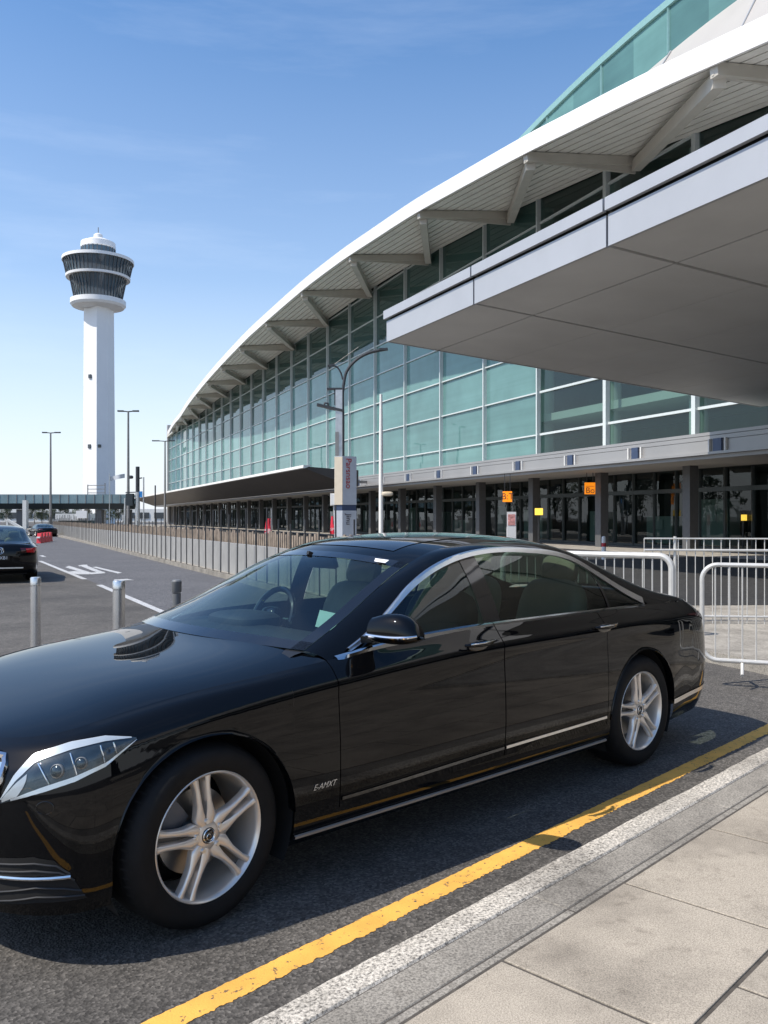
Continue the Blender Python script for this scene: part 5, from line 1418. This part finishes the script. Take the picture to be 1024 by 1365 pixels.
for lab, px, py, Y in (('orange box sign at the roadside under the bridge, left of two', 80, 705, 110), ('orange box sign under the bridge, right of two', 115, 705, 112)):
    t = thing('roadside_sign', lab, 'sign', at(px, 690, Y)); t.location.z = 0; q = Y/FPX; mb = MB(); mb.box((0, 0, .45), (6.5*q, .3, 8*q)); mb.build('panel', M['red_plastic'], t); mb = MB(); mb.box((0, -.17, .62), (3*q, .05, 3*q)); mb.box((-2*q, 0, .05), (.1, .3, .2)); mb.box((2*q, 0, .05), (.1, .3, .2)); mb.build('plate', M['sign_beige'], t)
rb_ = thing('roadside_building', 'long white flat-roofed kiosk building under the bridge', 'building', at(107, 690, 175)); rb_.location.z = 0; q = 175/FPX
mb = MB(); mb.box((0, 0, 1.2), (44*q, 6, 2.4)); mb.build('wall', M['interior_mid'], rb_); mb = MB(); mb.box((0, -.4, HC+(CY-690)*q+.1), (46*q, 7.4, 9*q)); mb.build('roof', M['building_white'], rb_)
mb = MB(); mb.box((12*q, -4.4, HC+(CY-686)*q), (14*q, .4, 10*q)); mb.build('sign_panel', M['white_paint'], rb_)
gb = thing('gantry_post', 'white post and sloping beam beside the road under the bridge', 'post', at(34, 690, 120)); gb.location.z = 0; q = 120/FPX
mb = MB(); mb.box((0, 0, 2.0), (5*q, .8, 4.0)); mb.bar((-24*q, 0, HC+(CY-693)*q), (3*q, 0, HC+(CY-709)*q), .5, .3); mb.bar((-24*q, 0, 0), (-24*q, 0, HC+(CY-693)*q), .3, .3); mb.build('post', M['building_white'], gb)
lowb = thing('distant_building', 'low grey building stretching behind the trees beyond the bridge', 'building', (-120, 330, 0))
mb = MB(); mb.box((0, 0, 2.4), (170, 12, 4.8)); mb.build('wall', M['building_white'], lowb)
for i in range(30): mb = MB(); mb.box((-80+5.5*i, -6.1, 2.4), (3.6, .3, 2.2)); mb.build('window', M['window_dark'], lowb)

# ================================================================ trees
def tree_mesh(seed, h, rad, nclump, nleaf, leaf):
    rs_ = random.Random(seed); tr = MB(); cr = MB()
    tr.tube([(0, 0, 0), (.05, .03, h*.25), (-.04, .06, h*.5), (0, 0, h*.8)], [.22*h/8, .17*h/8, .11*h/8, .03], 8)
    cl_ = []
    for k in range(nclump):
        a_ = rs_.uniform(0, 2*math.pi); zz_ = rs_.uniform(.30, 1.0); rr_ = rad*math.sqrt(rs_.random())*(1-.55*abs(zz_-.55)/.5)
        c_ = Vector((math.cos(a_)*rr_, math.sin(a_)*rr_, h*zz_)); cl_.append(c_)
        if k < 9: tr.tube([(0, 0, h*(.22+.05*k)), c_*.55+Vector((0, 0, h*.2)), c_], [.07*h/8, .045*h/8, .012], 6)
    for c_ in cl_:
        s_ = rs_.uniform(.55, 1.2)*rad*.33
        for _ in range(nleaf):
            d_ = Vector((rs_.gauss(0, 1), rs_.gauss(0, 1), rs_.gauss(0, .8))); d_.normalize(); p = c_+d_*s_*rs_.random()**.45
            n1 = Vector((rs_.gauss(0, 1), rs_.gauss(0, 1), rs_.gauss(0, 1))).normalized(); n2 = n1.cross(Vector((rs_.random(), rs_.random(), 1))).normalized(); l = leaf*rs_.uniform(.6, 1.3)
            cr.quad(p-n1*l, p+n2*l*.5, p+n1*l, p-n2*l*.5)
    return tr, cr
tproto = []
for sd_, h_, r_, m_ in ((1, 8, 3.2, 'leaf'), (2, 7, 3.4, 'leaf_dark')):
    tr, cr = tree_mesh(sd_, h_, r_, 34, 75, .20)
    t = thing('roadside_tree', '', 'tree', group='trees')
    tr.build('trunk', M['bark'], t); cr.build('crown', M[m_], t, recalc=False); tproto.append(t)
used = [False, False]
def put_tree(kind, loc, s_, rz, label, group):
    t = tproto[kind] if not used[kind] else copy_tree(tproto[kind]); used[kind] = True
    t.location = loc; t.scale = (s_, s_, s_); t.rotation_euler = (0, 0, rz); t['label'] = label; t['group'] = group; return t
rt_ = random.Random(21)
gl = 'dark leafy tree in the row beyond the bridge'
for i, px in enumerate((-6, 8, 46, 56, 68, 84, 104, 118, 132, 146, 158)):
    Y = 195+rt_.uniform(-10, 40); p = at(px, 690, Y); put_tree(1 if i % 3 else 0, (p.x, p.y, 0), rt_.uniform(.50, .66), rt_.uniform(0, 6), gl, 'trees beyond the bridge')
for i in range(9):
    put_tree(i % 2, (-37-2.5*(i % 2)-3.2*i*.9, 18+12.5*i, 0), rt_.uniform(.75, 1.05), rt_.uniform(0, 6), 'leafy roadside tree across the carriageway, reflected in the terminal glass', 'trees across the carriageway')
